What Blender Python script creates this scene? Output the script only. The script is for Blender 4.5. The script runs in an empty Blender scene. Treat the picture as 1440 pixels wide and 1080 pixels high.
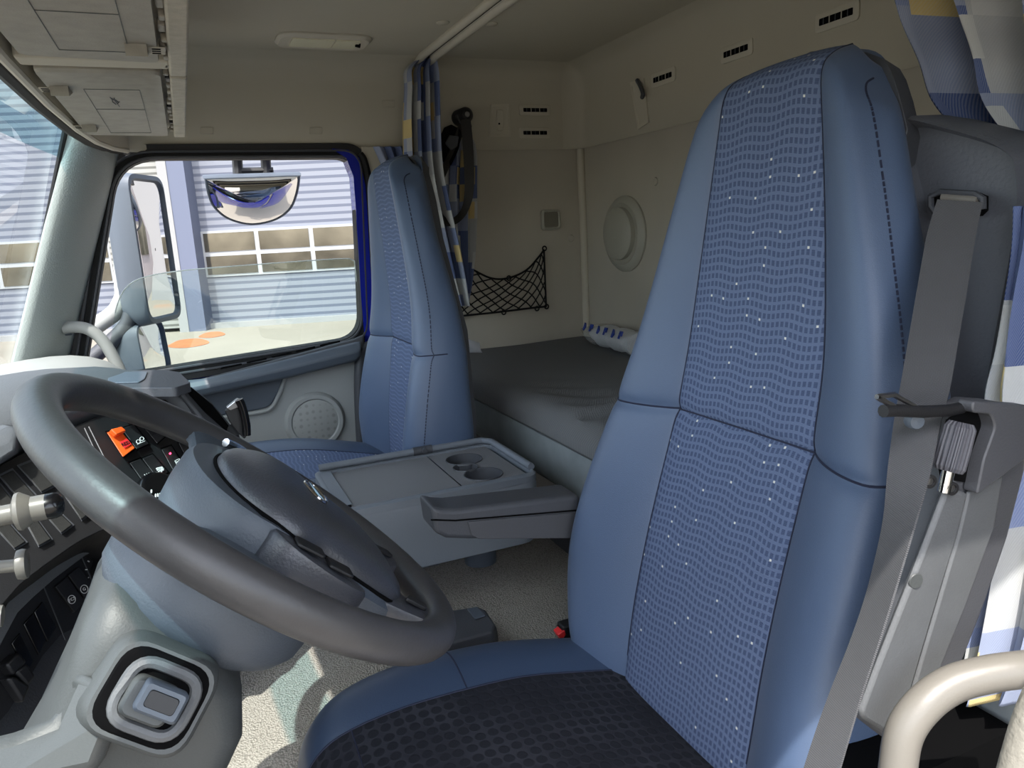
import bpy, math, random
from mathutils import Vector, Matrix, noise
random.seed(7)
C = bpy.context.scene.collection
V = Vector
F = 1040.0
CR = V((0.91441652, -0.40128729, -0.05301821)); CU = V((0.12980206, 0.16664176, 0.97743642)); CD = V((0.38339777, 0.90066588, -0.2044679))
H = 1.0            # lens height above the cab floor; every coordinate below is measured from the lens: x to the rear, y to the passenger side
YW, XR, ZC, YD = 2.2, 1.22, 0.49, 0.13   # passenger wall, rear wall, ceiling, driver wall

def ray(px, py): return (CR*(px-720) - CU*(py-540) + CD*F).normalized()
def P(px, py, ax, v):
    d = ray(px, py); i = 'xyz'.index(ax); return d*(v/d[i])
def PP(px, py, pt, n):
    d = ray(px, py); return d*(pt.dot(n)/d.dot(n))

# ------------------------------------------------------------------ materials
def lin(c):
    f = lambda u: u/12.92 if u <= 0.04045 else ((u+0.055)/1.055)**2.4
    return (f(c[0]/255), f(c[1]/255), f(c[2]/255), 1)
class NT:
    def __init__(s, name):
        s.m = bpy.data.materials.new(name); s.m.use_nodes = True; s.t = s.m.node_tree; s.b = s.t.nodes['Principled BSDF']
    def n(s, typ, **kw):
        nd = s.t.nodes.new('ShaderNode'+typ)
        for k, v in kw.items():
            if k.startswith('i_'):
                key = k[2:]; key = int(key) if key.isdigit() else key
                nd.inputs[key].default_value = v
            else: setattr(nd, k, v)
        return nd
    def l(s, a, b): s.t.links.new(a, b)
    def math(s, op, a, b=None, c=None):
        nd = s.n('Math', operation=op)
        for i, x in enumerate((a, b, c)):
            if x is None: continue
            if isinstance(x, (int, float)): nd.inputs[i].default_value = x
            else: s.l(x, nd.inputs[i])
        return nd.outputs[0]
    def mix(s, fac, a, b):
        nd = s.n('Mix', data_type='RGBA')
        for sock, x in ((nd.inputs[0], fac), (nd.inputs[6], a), (nd.inputs[7], b)):
            if isinstance(x, (int, float, tuple)): sock.default_value = x
            else: s.l(x, sock)
        return nd.outputs[2]
    def bump(s, h, strength, dist):
        nd = s.n('Bump'); nd.inputs['Strength'].default_value = strength; nd.inputs['Distance'].default_value = dist
        s.l(h, nd.inputs['Height']); s.l(nd.outputs[0], s.b.inputs['Normal'])
    def coord(s, uv=False): return s.n('TexCoord').outputs['UV' if uv else 'Object']
def plain(name, rgb, rough=0.6, metal=0.0, grain=0, gstr=0.25, vary=0.0, vscale=6, spec=0.5, sheen=0, coat=0, gdist=0.001):
    k = NT(name); b = k.b; b.inputs['Base Color'].default_value = lin(rgb); b.inputs['Roughness'].default_value = rough
    b.inputs['Metallic'].default_value = metal; b.inputs['Specular IOR Level'].default_value = spec
    if sheen: b.inputs['Sheen Weight'].default_value = sheen; b.inputs['Sheen Roughness'].default_value = 0.4
    if coat: b.inputs['Coat Weight'].default_value = coat
    if vary or grain: co = k.coord()
    if vary:
        nz = k.n('TexNoise', i_Scale=vscale, i_Detail=5.0); k.l(co, nz.inputs['Vector'])
        c = lin(rgb); lo = tuple(x*(1-vary) for x in c[:3])+(1,); hi = tuple(min(1, x*(1+vary)) for x in c[:3])+(1,)
        rp = k.n('MapRange'); rp.inputs[1].default_value = .3; rp.inputs[2].default_value = .7; k.l(nz.outputs[0], rp.inputs[0])
        k.l(k.mix(rp.outputs[0], lo, hi), b.inputs['Base Color'])
    if grain:
        nz = k.n('TexNoise', i_Scale=float(grain), i_Detail=3.0); k.l(co, nz.inputs['Vector']); k.bump(nz.outputs[0], gstr, gdist)
    return k.m

MT = {}
MT['headliner'] = plain('cream headliner fabric', (186, 180, 164), .95, grain=900, gstr=.25, vary=.03, vscale=3, spec=.1)
MT['wallfab'] = plain('beige wall cloth', (205, 199, 180), .95, grain=700, gstr=.2, vary=.05, vscale=4, spec=.1)
MT['lowfab'] = plain('pale grey wall cloth', (182, 176, 163), .95, grain=600, gstr=.2, vary=.07, vscale=3, spec=.1)
MT['trimgrey'] = plain('warm grey trim plastic', (196, 190, 174), .6, grain=500, gstr=.1)
MT['ventgrey'] = plain('pale ventilator plastic', (168, 166, 154), .5)
MT['lid'] = plain('grey locker plastic', (148, 143, 131), .65, grain=420, gstr=.35, vary=.1, vscale=40)
MT['lidframe'] = plain('dusty locker frame plastic', (170, 163, 146), .7, grain=300, gstr=.4, vary=.12, vscale=60)
MT['pillar'] = plain('green grey pillar plastic', (142, 150, 148), .6, grain=300, gstr=.5, gdist=.002)
MT['black'] = plain('black plastic', (24, 24, 26), .5, grain=600, gstr=.15)
MT['rubber'] = plain('black rubber seal', (15, 15, 16), .65, spec=.3)
MT['gloss'] = plain('gloss black plastic', (12, 12, 14), .2)
MT['housing'] = plain('grey leather grained plastic', (86, 89, 96), .5, grain=260, gstr=.5, gdist=.0015)
MT['dgrey'] = plain('dark grey grained plastic', (66, 68, 73), .5, grain=450, gstr=.4)
MT['mgrey'] = plain('mid grey dashboard plastic', (136, 138, 136), .6, grain=450, gstr=.3)
MT['hoodgrey'] = plain('grey dashboard hood plastic', (80, 83, 87), .55, grain=450, gstr=.3)
MT['slate'] = plain('slate grey door plastic', (78, 86, 96), .5, grain=450, gstr=.3)
MT['doorcard'] = plain('pale grey door card', (152, 155, 154), .7, grain=400, gstr=.25)
MT['console'] = plain('blue grey console plastic', (104, 110, 118), .55, grain=450, gstr=.35)
MT['column'] = plain('grey column shroud plastic', (66, 69, 69), .5, grain=500, gstr=.25)
MT['hubp'] = plain('slate hub plastic', (68, 75, 84), .48, grain=500, gstr=.4)
MT['hubcover'] = plain('charcoal airbag cover', (58, 60, 66), .34, grain=420, gstr=.4, vary=.06, vscale=30)
MT['rim'] = plain('worn black wheel leather', (60, 59, 60), .42, grain=260, gstr=.2, vary=.12, vscale=25)
MT['chrome'] = plain('chrome', (215, 215, 215), .12, 1.0)
MT['steel'] = plain('brushed steel', (170, 170, 172), .3, 1.0)
MT['mirror'] = plain('mirror glass', (240, 240, 242), .015, 1.0)
MT['leather'] = plain('blue leatherette', (73, 89, 115), .45, grain=900, gstr=.25, vary=.04, vscale=5, sheen=.05)
MT['shadeleather'] = plain('shaded blue leatherette', (52, 67, 90), .42, grain=900, gstr=.25, vary=.04, vscale=5, sheen=.03)  # same leatherette as the backrest, with the lower seat's shade in its colour
MT['stitch'] = plain('dark blue thread', (28, 34, 56), .8)
MT['blue'] = plain('deep blue paint', (16, 32, 150), .25, coat=.6)
MT['orange'] = plain('orange switch plastic', (236, 92, 30), .45)
MT['red'] = plain('red plastic', (226, 48, 50), .4)
MT['white'] = plain('white print', (225, 225, 222), .6)
MT['offwhite'] = plain('off white stalk plastic', (98, 96, 90), .35, vary=.06, vscale=60)
MT['handle'] = plain('light grey handle plastic', (114, 110, 103), .4, grain=500, gstr=.1, vary=.03, vscale=30)
MT['suede'] = plain('grey bunk cloth', (128, 134, 136), .95, grain=500, gstr=.3, vary=.1, vscale=18, spec=.1)
MT['void'] = plain('black void plastic', (5, 5, 6), .9, spec=.1)
MT['towerg'] = plain('grey recliner plastic', (86, 88, 90), .5, grain=520, gstr=.3, vary=.05, vscale=40)
MT['towerd'] = plain('charcoal recliner plastic', (70, 71, 75), .5, grain=520, gstr=.3)
MT['greytrim'] = plain('grey leather grained seal', (122, 118, 108), .7, grain=200, gstr=.6, gdist=.002)
MT['paper'] = plain('white tissue', (210, 216, 226), .8)

def mat_glass(name, tint, gloss=.05, rough=0.0):
    k = NT(name); k.t.nodes.remove(k.b); out = k.t.nodes['Material Output']
    tr = k.n('BsdfTransparent'); tr.inputs[0].default_value = tint
    gl = k.n('BsdfGlossy'); gl.inputs['Roughness'].default_value = rough
    ge = k.n('NewGeometry'); dt = k.n('VectorMath', operation='DOT_PRODUCT'); k.l(ge.outputs['Normal'], dt.inputs[0]); k.l(ge.outputs['Incoming'], dt.inputs[1])
    fr = k.math('MULTIPLY_ADD', k.math('POWER', k.math('SUBTRACT', 1.0, k.math('ABSOLUTE', dt.outputs['Value'])), 5.0), .9, gloss)
    mx = k.n('MixShader'); k.l(fr, mx.inputs[0]); k.l(tr.outputs[0], mx.inputs[1]); k.l(gl.outputs[0], mx.inputs[2])
    k.l(mx.outputs[0], out.inputs[0]); return k.m
MT['glass'] = mat_glass('door glass', (.90, .96, .94, 1))
MT['wsglass'] = mat_glass('windscreen glass', (.93, .97, .96, 1))
MT['wstint'] = mat_glass('teal tinted windscreen band', (.46, .68, .73, 1))
def mat_film():
    k = NT('clear plastic film'); k.t.nodes.remove(k.b); out = k.t.nodes['Material Output']
    tr = k.n('BsdfTransparent'); pr = k.n('BsdfPrincipled'); pr.inputs['Base Color'].default_value = (.75, .77, .78, 1); pr.inputs['Roughness'].default_value = .15
    mx = k.n('MixShader'); mx.inputs[0].default_value = .28; k.l(tr.outputs[0], mx.inputs[1]); k.l(pr.outputs[0], mx.inputs[2]); k.l(mx.outputs[0], out.inputs[0]); return k.m
MT['film'] = mat_film()

def mat_seat_fabric():
    k = NT('blue woven seat fabric'); uv = k.coord(True)
    sx = k.n('SeparateXYZ'); k.l(uv, sx.inputs[0]); u, v = sx.outputs[0], sx.outputs[1]
    w1 = k.math('MULTIPLY', k.math('SINE', k.math('MULTIPLY_ADD', u, 95.0, k.math('MULTIPLY', v, 23.0))), .0018)
    vv = k.math('ADD', v, w1)
    cu = k.math('DIVIDE', u, .0072); cv = k.math('DIVIDE', vv, .0098)
    fu = k.math('FRACT', cu); fv = k.math('FRACT', cv)
    inu = k.math('MULTIPLY', k.math('GREATER_THAN', fu, .2), k.math('LESS_THAN', fu, .82))
    inv = k.math('MULTIPLY', k.math('GREATER_THAN', fv, .22), k.math('LESS_THAN', fv, .84))
    cell = k.math('MULTIPLY', inu, inv)
    rib = k.math('SINE', k.math('MULTIPLY', v, 3600.0))
    fac = k.math('MULTIPLY', cell, k.math('MULTIPLY_ADD', rib, .2, .75))
    nz = k.n('TexNoise', i_Scale=14.0, i_Detail=3.0); k.l(uv, nz.inputs['Vector'])
    nf = k.n('TexNoise', i_Scale=1500.0, i_Detail=1.0); k.l(uv, nf.inputs['Vector'])
    ba = k.mix(nf.outputs[0], lin((76, 90, 120)), lin((108, 121, 148)))
    col = k.mix(fac, ba, lin((58, 70, 98)))
    cm = k.n('CombineXYZ'); k.l(k.math('FLOOR', k.math('DIVIDE', u, .0216)), cm.inputs[0]); k.l(k.math('FLOOR', k.math('DIVIDE', vv, .0196)), cm.inputs[1])
    wn = k.n('TexWhiteNoise', noise_dimensions='2D'); k.l(cm.outputs[0], wn.inputs['Vector'])
    pick = k.math('LESS_THAN', wn.outputs[0], .15)
    gu = k.math('FRACT', k.math('DIVIDE', u, .0216)); gv = k.math('FRACT', k.math('DIVIDE', vv, .0196))
    d = k.math('MULTIPLY', k.math('LESS_THAN', k.math('ABSOLUTE', k.math('SUBTRACT', gu, .5)), .066), k.math('LESS_THAN', k.math('ABSOLUTE', k.math('SUBTRACT', gv, .5)), .066))
    dash = k.math('MULTIPLY', pick, d)
    col = k.mix(dash, col, lin((205, 205, 198)))
    k.l(col, k.b.inputs['Base Color']); k.b.inputs['Roughness'].default_value = .85; k.b.inputs['Specular IOR Level'].default_value = .2
    k.bump(k.math('ADD', k.math('MULTIPLY', cell, -1.0), k.math('MULTIPLY', rib, .2)), .35, .001); return k.m
MT['seatfab'] = mat_seat_fabric()
def mat_hexcover():
    k = NT('black honeycomb seat cover'); uv = k.coord(True)
    vo = k.n('TexVoronoi', i_Scale=62.0, i_Randomness=.12); k.l(uv, vo.inputs['Vector'])
    f = k.n('MapRange'); f.inputs[1].default_value = .36; f.inputs[2].default_value = .46; k.l(vo.outputs['Distance'], f.inputs[0])
    nz = k.n('TexNoise', i_Scale=9.0, i_Detail=2.0); k.l(uv, nz.inputs['Vector'])
    mk = k.n('MapRange'); mk.inputs[1].default_value = .35; mk.inputs[2].default_value = .6; k.l(nz.outputs[0], mk.inputs[0])
    nf = k.n('TexNoise', i_Scale=900.0, i_Detail=2.0); k.l(uv, nf.inputs['Vector'])
    ba = k.mix(nf.outputs[0], lin((24, 25, 30)), lin((44, 46, 53)))
    k.l(k.mix(k.math('MULTIPLY', k.math('MULTIPLY', f.outputs[0], mk.outputs[0]), .30), ba, lin((74, 76, 84))), k.b.inputs['Base Color'])
    k.b.inputs['Roughness'].default_value = .95; k.b.inputs['Specular IOR Level'].default_value = .15
    k.bump(k.math('ADD', k.math('MULTIPLY', f.outputs[0], -.6), k.math('MULTIPLY', nf.outputs[0], .4)), .4, .002); return k.m
MT['hex'] = mat_hexcover()
def mat_webbing():
    k = NT('grey belt webbing'); uv = k.coord(True); sx = k.n('SeparateXYZ'); k.l(uv, sx.inputs[0])
    a = k.math('SINE', k.math('MULTIPLY', sx.outputs[0], 4300.0)); b = k.math('SINE', k.math('ADD', k.math('MULTIPLY', sx.outputs[1], 4300.0), k.math('MULTIPLY', sx.outputs[0], 2100.0)))
    w = k.math('MULTIPLY', a, b); k.l(k.mix(k.math('MULTIPLY_ADD', w, .5, .5), lin((52, 53, 56)), lin((88, 88, 90))), k.b.inputs['Base Color'])
    k.b.inputs['Roughness'].default_value = .8; k.bump(w, .4, .0008); return k.m
MT['web'] = mat_webbing()
MT['webblack'] = plain('black belt webbing', (30, 27, 24), .6, grain=600, gstr=.3)
def mat_carpet():
    k = NT('grey looped cab carpet'); co = k.coord()
    vo = k.n('TexVoronoi', i_Scale=320.0); k.l(co, vo.inputs['Vector'])
    nz = k.n('TexNoise', i_Scale=4.0, i_Detail=4.0); k.l(co, nz.inputs['Vector'])
    c = k.mix(vo.outputs['Distance'], lin((184, 179, 170)), lin((124, 120, 113)))
    k.l(k.mix(k.math('MULTIPLY', nz.outputs[0], .35), c, lin((150, 147, 142))), k.b.inputs['Base Color'])
    k.b.inputs['Roughness'].default_value = .95; k.b.inputs['Specular IOR Level'].default_value = .1
    k.bump(k.math('MULTIPLY', vo.outputs['Distance'], -1.0), .8, .003); return k.m
MT['carpet'] = mat_carpet()
def mat_mattress():
    k = NT('charcoal knitted mattress cover'); co = k.coord(); sx = k.n('SeparateXYZ'); k.l(co, sx.inputs[0])
    a = k.math('SINE', k.math('MULTIPLY', k.math('ADD', sx.outputs[0], sx.outputs[2]), 900.0)); b = k.math('SINE', k.math('MULTIPLY', k.math('SUBTRACT', sx.outputs[1], sx.outputs[2]), 900.0))
    w = k.math('MULTIPLY', a, b); nz = k.n('TexNoise', i_Scale=5.0, i_Detail=4.0); k.l(co, nz.inputs['Vector'])
    c = k.mix(k.math('MULTIPLY_ADD', w, .5, .5), lin((84, 86, 88)), lin((122, 121, 119)))
    k.l(k.mix(k.math('MULTIPLY', nz.outputs[0], .4), c, lin((96, 99, 104))), k.b.inputs['Base Color'])
    k.b.inputs['Roughness'].default_value = .95; k.bump(w, .3, .001); return k.m
MT['mattress'] = mat_mattress()
def mat_curtain():
    k = NT('checked curtain cloth'); uv = k.coord(True)
    sx = k.n('SeparateXYZ'); k.l(uv, sx.inputs[0])
    def layer(w, h, ox, oy, seed):
        cm = k.n('CombineXYZ'); k.l(k.math('FLOOR', k.math('ADD', k.math('DIVIDE', sx.outputs[0], w), ox)), cm.inputs[0]); k.l(k.math('FLOOR', k.math('ADD', k.math('DIVIDE', sx.outputs[1], h), oy)), cm.inputs[1]); cm.inputs[2].default_value = seed
        wn = k.n('TexWhiteNoise', noise_dimensions='3D'); k.l(cm.outputs[0], wn.inputs['Vector']); return wn.outputs[0]
    a = layer(.105, .095, .3, .2, 1.0); b = layer(.055, .05, .1, .4, 5.0)
    rp = k.n('ValToRGB'); rp.color_ramp.interpolation = 'CONSTANT'; e = rp.color_ramp.elements
    e[0].position = 0; e[0].color = lin((134, 144, 170)); e[1].position = .34; e[1].color = lin((66, 84, 130))
    for p, c in ((.62, (172, 174, 176)), (.82, (116, 130, 168))):
        x = e.new(p); x.color = lin(c)
    k.l(a, rp.inputs[0])
    c = k.mix(k.math('LESS_THAN', b, .1), rp.outputs[0], lin((206, 184, 124)))
    c = k.mix(k.math('GREATER_THAN', b, .86), c, lin((190, 192, 191)))
    tw = k.math('SINE', k.math('MULTIPLY', k.math('ADD', sx.outputs[0], k.math('MULTIPLY', sx.outputs[1], .6)), 2400.0))
    c = k.mix(k.math('MULTIPLY_ADD', tw, .1, .1), c, lin((200, 200, 198)))
    k.l(c, k.b.inputs['Base Color']); k.b.inputs['Roughness'].default_value = .9; k.b.inputs['Specular IOR Level'].default_value = .1
    k.bump(tw, .15, .0006); return k.m
MT['curtain'] = mat_curtain()
def mat_ribbed(name, lo, hi, freq, axis=0, rough=.5, both=False):
    k = NT(name); uv = k.coord(True); sx = k.n('SeparateXYZ'); k.l(uv, sx.inputs[0])
    s = k.math('SINE', k.math('MULTIPLY', sx.outputs[axis], freq))
    if both: s = k.math('MULTIPLY', s, k.math('SINE', k.math('MULTIPLY', sx.outputs[1-axis], freq)))
    k.l(k.mix(k.math('MULTIPLY_ADD', s, .5, .5), lin(lo), lin(hi)), k.b.inputs['Base Color']); k.b.inputs['Roughness'].default_value = rough; k.bump(s, .6, .001); return k.m
MT['mesh'] = mat_ribbed('ribbed tray mat', (70, 71, 73), (146, 146, 148), 1350.0, both=True, rough=.3)
MT['speaker'] = None
def mat_speaker():
    k = NT('speaker grille with round pattern'); co = k.coord()
    vo = k.n('TexVoronoi', i_Scale=52.0, i_Randomness=.15); k.l(co, vo.inputs['Vector'])
    f = k.n('MapRange'); f.inputs[1].default_value = .3; f.inputs[2].default_value = .42; k.l(vo.outputs['Distance'], f.inputs[0])
    k.l(k.mix(f.outputs[0], lin((132, 134, 132)), lin((152, 154, 152))), k.b.inputs['Base Color']); k.b.inputs['Roughness'].default_value = .7; return k.m
MT['speaker'] = mat_speaker()
def mat_facade(name, base, dark, pitch, vert=False):
    k = NT(name); uv = k.coord(True); sx = k.n('SeparateXYZ'); k.l(uv, sx.inputs[0])
    f = k.math('FRACT', k.math('DIVIDE', sx.outputs[0 if vert else 1], pitch))
    ln = k.math('LESS_THAN', f, .4)
    k.l(k.mix(ln, lin(base), lin(dark)), k.b.inputs['Base Color']); k.b.inputs['Roughness'].default_value = .6
    k.bump(f, .6, pitch*.3); return k.m
MT['door_slat'] = mat_facade('ribbed roller door metal', (128, 132, 142), (92, 97, 112), .19)
MT['louvre'] = mat_facade('pale louvre metal', (150, 150, 146), (100, 100, 96), .15)
MT['cladding'] = mat_facade('vertical cladding', (150, 142, 140), (118, 112, 112), .3, True)
MT['concrete'] = plain('pale concrete facade', (132, 132, 132), .8)
MT['shadowgrey'] = plain('grey facade column with blue shadow tint', (84, 90, 108), .6)  # grey column; the pillar's bluish cast shadow is put into this colour
MT['mullion'] = plain('white window frame', (150, 152, 154), .5)
def mat_paving():
    k = NT('pale yard paving'); co = k.coord()
    nz = k.n('TexNoise', i_Scale=.35, i_Detail=6.0); k.l(co, nz.inputs['Vector'])
    c = k.mix(nz.outputs[0], lin((110, 104, 94)), lin((137, 131, 120)))
    n2 = k.n('TexNoise', i_Scale=.22, i_Detail=2.0); k.l(co, n2.inputs['Vector'])
    f = k.n('MapRange'); f.inputs[1].default_value = .62; f.inputs[2].default_value = .7; k.l(n2.outputs[0], f.inputs[0])
    k.l(k.mix(k.math('MULTIPLY', f.outputs[0], .5), c, lin((150, 102, 66))), k.b.inputs['Base Color']); k.b.inputs['Roughness'].default_value = .9; return k.m
MT['paving'] = mat_paving()
MT['rust'] = plain('rust stain', (156, 92, 54), .9, vary=.15, vscale=3)
MT['darkglass'] = plain('facade glass with painted reflections', (104, 100, 90), .08, .75, vary=.5, vscale=.9)  # brown noise in the glass colour stands in for reflections of the yard
MT['lens'] = plain('frosted lamp lens', (232, 228, 200), .25, grain=300, gstr=.5)

# ------------------------------------------------------------------ mesh builder
ORG = {}
class M:
    def __init__(s): s.v = []; s.f = []; s.uv = {}; s.mi = []; s.cur = 0
    def add(s, vs, fs, uvs=None):
        o = len(s.v); s.v += [V(p) for p in vs]; s.f += [tuple(i+o for i in f) for f in fs]; s.mi += [s.cur]*len(fs)
        if uvs:
            for i, u in enumerate(uvs): s.uv[o+i] = u
        return s
    def grid(s, rows, cu=False, cv=False, uvs=None):
        n = len(rows); m = len(rows[0]); fs = []
        for i in range(n if cv else n-1):
            for j in range(m if cu else m-1):
                fs.append((i*m+j, i*m+(j+1) % m, ((i+1) % n)*m+(j+1) % m, ((i+1) % n)*m+j))
        return s.add([p for r in rows for p in r], fs, [u for r in uvs for u in r] if uvs else None)
    def loft(s, rows, cap=True, uvs=None):
        o = len(s.v); s.grid(rows, cu=True, uvs=uvs); m = len(rows[0]); n = len(rows)
        if cap:
            s.f.append(tuple(o+j for j in reversed(range(m)))); s.f.append(tuple(o+(n-1)*m+j for j in range(m))); s.mi += [s.cur]*2
        return s
    def prism(s, poly, vec):
        vec = V(vec); return s.loft([[V(p) for p in poly], [V(p)+vec for p in poly]])
    def poly(s, pts, uvs=None): return s.add(pts, [tuple(range(len(pts)))], uvs)
    def box(s, lo, hi):
        a, b = lo, hi
        return s.prism([(a[0], a[1], a[2]), (b[0], a[1], a[2]), (b[0], b[1], a[2]), (a[0], b[1], a[2])], (0, 0, b[2]-a[2]))
    def obox(s, c, ax, ay, az, size):
        c = V(c); x = ax*size[0]/2; y = ay*size[1]/2; z = az*size[2]/2
        return s.prism([c-x-y-z, c+x-y-z, c+x+y-z, c-x+y-z], z*2)
    def tube(s, pts, r, n=10, closed=False, cap=True, sx=1.0, up=None):
        pts = [V(p) for p in pts]; N = len(pts); rows = []; pu = None
        for i, p in enumerate(pts):
            a = pts[(i-1) % N] if (closed or i > 0) else p; b = pts[(i+1) % N] if (closed or i < N-1) else p
            t = (b-a).normalized()
            if pu is None:
                ref = V(up) if up else (V((0, 0, 1)) if abs(t.z) < .9 else V((1, 0, 0)))
                u = (ref - t*ref.dot(t)).normalized()
            else:
                u = (pu - t*pu.dot(t)).normalized()
            pu = u; w = t.cross(u); rr = r[i] if isinstance(r, (list, tuple)) else r
            rows.append([p + u*math.cos(k*2*math.pi/n)*rr*sx + w*math.sin(k*2*math.pi/n)*rr for k in range(n)])
        if closed: s.grid(rows, cu=True, cv=True)
        else: s.loft(rows, cap)
        return s
    def revolve(s, prof, c, axis, n=32, ref=None, sc=(1, 1)):
        c = V(c); axis = V(axis).normalized(); ref = V(ref) if ref else (V((0, 0, 1)) if abs(axis.z) < .9 else V((1, 0, 0)))
        u = (ref-axis*ref.dot(axis)).normalized(); w = axis.cross(u)
        rows = [[c+axis*h+(u*math.cos(k*2*math.pi/n)*sc[0]+w*math.sin(k*2*math.pi/n)*sc[1])*r for k in range(n)] for r, h in prof]
        return s.loft(rows)
    def ribbon(s, rows2, th, uvs=None):
        # rows2: list of (left, right) points, given thickness along the local normal
        rws = []; uv = []
        d = 0; last = None
        for i, (a, b) in enumerate(rows2):
            a, b = V(a), V(b); p = rows2[max(0, i-1)]; q = rows2[min(len(rows2)-1, i+1)]
            t = ((V(q[0])+V(q[1]))-(V(p[0])+V(p[1]))).normalized(); nn = (b-a).cross(t).normalized()*th/2
            m = (a+b)/2
            if last is not None: d += (m-last).length
            last = m; w = (b-a).length
            rws.append([a+nn, b+nn, b-nn, a-nn]); uv.append([(0, d), (w, d), (w, d), (0, d)])
        return s.loft(rws, uvs=uv)
    def build(s, name, mat, parent=None, smooth=True, bevel=0, seg=2, subsurf=0, solid=0, angle=40, **tags):
        me = bpy.data.meshes.new(name); org = ORG.get(parent.name, V((0, 0, 0))) if parent else V((0, 0, 0))
        base = V((0, 0, 0)) if parent else (sum(s.v, V((0, 0, 0)))/len(s.v) if s.v else V((0, 0, 0)))
        off = org if parent else base
        me.from_pydata([tuple(p-off) for p in s.v], [], s.f)
        mats = mat if isinstance(mat, (list, tuple)) else [mat]
        for m in mats: me.materials.append(MT[m] if isinstance(m, str) else m)
        if s.uv:
            ul = me.uv_layers.new(name='UVMap')
            for lp in me.loops: ul.data[lp.index].uv = s.uv.get(lp.vertex_index, (0, 0))
        for i, p in enumerate(me.polygons): p.material_index = s.mi[i]; p.use_smooth = smooth
        import bmesh
        bm = bmesh.new(); bm.from_mesh(me); bmesh.ops.recalc_face_normals(bm, faces=bm.faces); bm.to_mesh(me); bm.free()
        o = bpy.data.objects.new(name, me); C.objects.link(o)
        if parent: o.parent = parent; ORG[o.name] = org
        else: o.location = base+V((0, 0, H)); ORG[o.name] = base
        if solid: md = o.modifiers.new('thick', 'SOLIDIFY'); md.thickness = solid; md.offset = 0
        if bevel:
            md = o.modifiers.new('edge', 'BEVEL'); md.width = bevel; md.segments = seg; md.limit_method = 'ANGLE'; md.angle_limit = math.radians(35)
        if subsurf: md = o.modifiers.new('sub', 'SUBSURF'); md.levels = subsurf; md.render_levels = subsurf
        if smooth and not subsurf: me.set_sharp_from_angle(angle=math.radians(angle))
        if bevel and smooth:
            md = o.modifiers.new('wn', 'WEIGHTED_NORMAL'); md.keep_sharp = True
        for k2, v2 in tags.items(): o[k2] = v2
        return o
def thing(name, loc, label, cat, group=None):
    o = bpy.data.objects.new(name, None); C.objects.link(o); o.location = V(loc)+V((0, 0, H)); ORG[o.name] = V(loc); o.empty_display_size = .05
    o['label'] = label; o['category'] = cat
    if group: o['group'] = group
    return o
def text(body, parent, mat, pos, xdir, ydir, size, depth=.0003, name='lettering'):
    cu = bpy.data.curves.new(name, 'FONT'); cu.body = body; cu.size = size; cu.align_x = 'CENTER'; cu.align_y = 'CENTER'; cu.extrude = depth
    t = bpy.data.objects.new(name, cu); C.objects.link(t); dg = bpy.context.evaluated_depsgraph_get()
    me = bpy.data.meshes.new_from_object(t.evaluated_get(dg)); bpy.data.objects.remove(t)
    me.materials.clear(); me.materials.append(MT[mat])
    o = bpy.data.objects.new(name, me); C.objects.link(o); o.parent = parent
    x = V(xdir).normalized(); y = V(ydir); y = (y-x*y.dot(x)).normalized(); z = x.cross(y); m = Matrix((x, y, z)).transposed().to_4x4(); m.translation = V(pos)-ORG[parent.name]
    o.matrix_local = m; ORG[o.name] = ORG[parent.name]; return o
def rpoly(pts, r, seg=5):
    pts = [V(p) for p in pts]; out = []; n = len(pts)
    for i in range(n):
        p = pts[i]; a = pts[i-1]; b = pts[(i+1) % n]; ri = r[i] if isinstance(r, (list, tuple)) else r
        da = (a-p); db = (b-p); ra = min(ri, da.length*.49, db.length*.49)
        s0 = p+da.normalized()*ra; s1 = p+db.normalized()*ra
        if ra < 1e-6: out.append(p); continue
        for k in range(seg+1):
            t = k/seg; out.append(s0*(1-t)**2+p*2*t*(1-t)+s1*t*t)
    return out
def pxp(lst, ax, v): return [P(x, y, ax, v) for x, y in lst]
def crom(pts, k=6, closed=False):
    pts = [V(p) for p in pts]; n = len(pts); out = []
    for i in range(n if closed else n-1):
        p0 = pts[(i-1) % n] if closed or i > 0 else pts[0]; p1 = pts[i]; p2 = pts[(i+1) % n]; p3 = pts[(i+2) % n] if closed or i < n-2 else pts[-1]
        for j in range(k):
            t = j/k; out.append(.5*((2*p1)+(p2-p0)*t+(2*p0-5*p1+4*p2-p3)*t*t+(3*p1-p0-3*p2+p3)*t**3))
    if not closed: out.append(pts[-1])
    return out
def interp(tab, x):
    for (a, b), (c, d) in zip(tab, tab[1:]):
        if x <= c:
            t = (x-a)/(c-a); return b+(d-b)*max(0, t)
    return tab[-1][1]
def on_surface(objs, pts, off=.0006, face=None):
    from mathutils.bvhtree import BVHTree
    dg = bpy.context.evaluated_depsgraph_get(); dg.update(); tr = []
    for o in objs: tr.append((BVHTree.FromObject(o, dg), ORG[o.name]))
    out = []
    for p in pts:
        best = None
        for t, org in tr:
            loc, nn, i, d = t.find_nearest(p-org)
            if loc is not None and (best is None or d < best[2]): best = (loc+org, nn, d)
        q, nn, d = best
        if face is not None and nn.dot(face) < 0: nn = -nn
        out.append(q+nn*off)
    return out
X3, Y3, Z3 = V((1, 0, 0)), V((0, 1, 0)), V((0, 0, 1))
S = dict(kind='structure')

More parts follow.
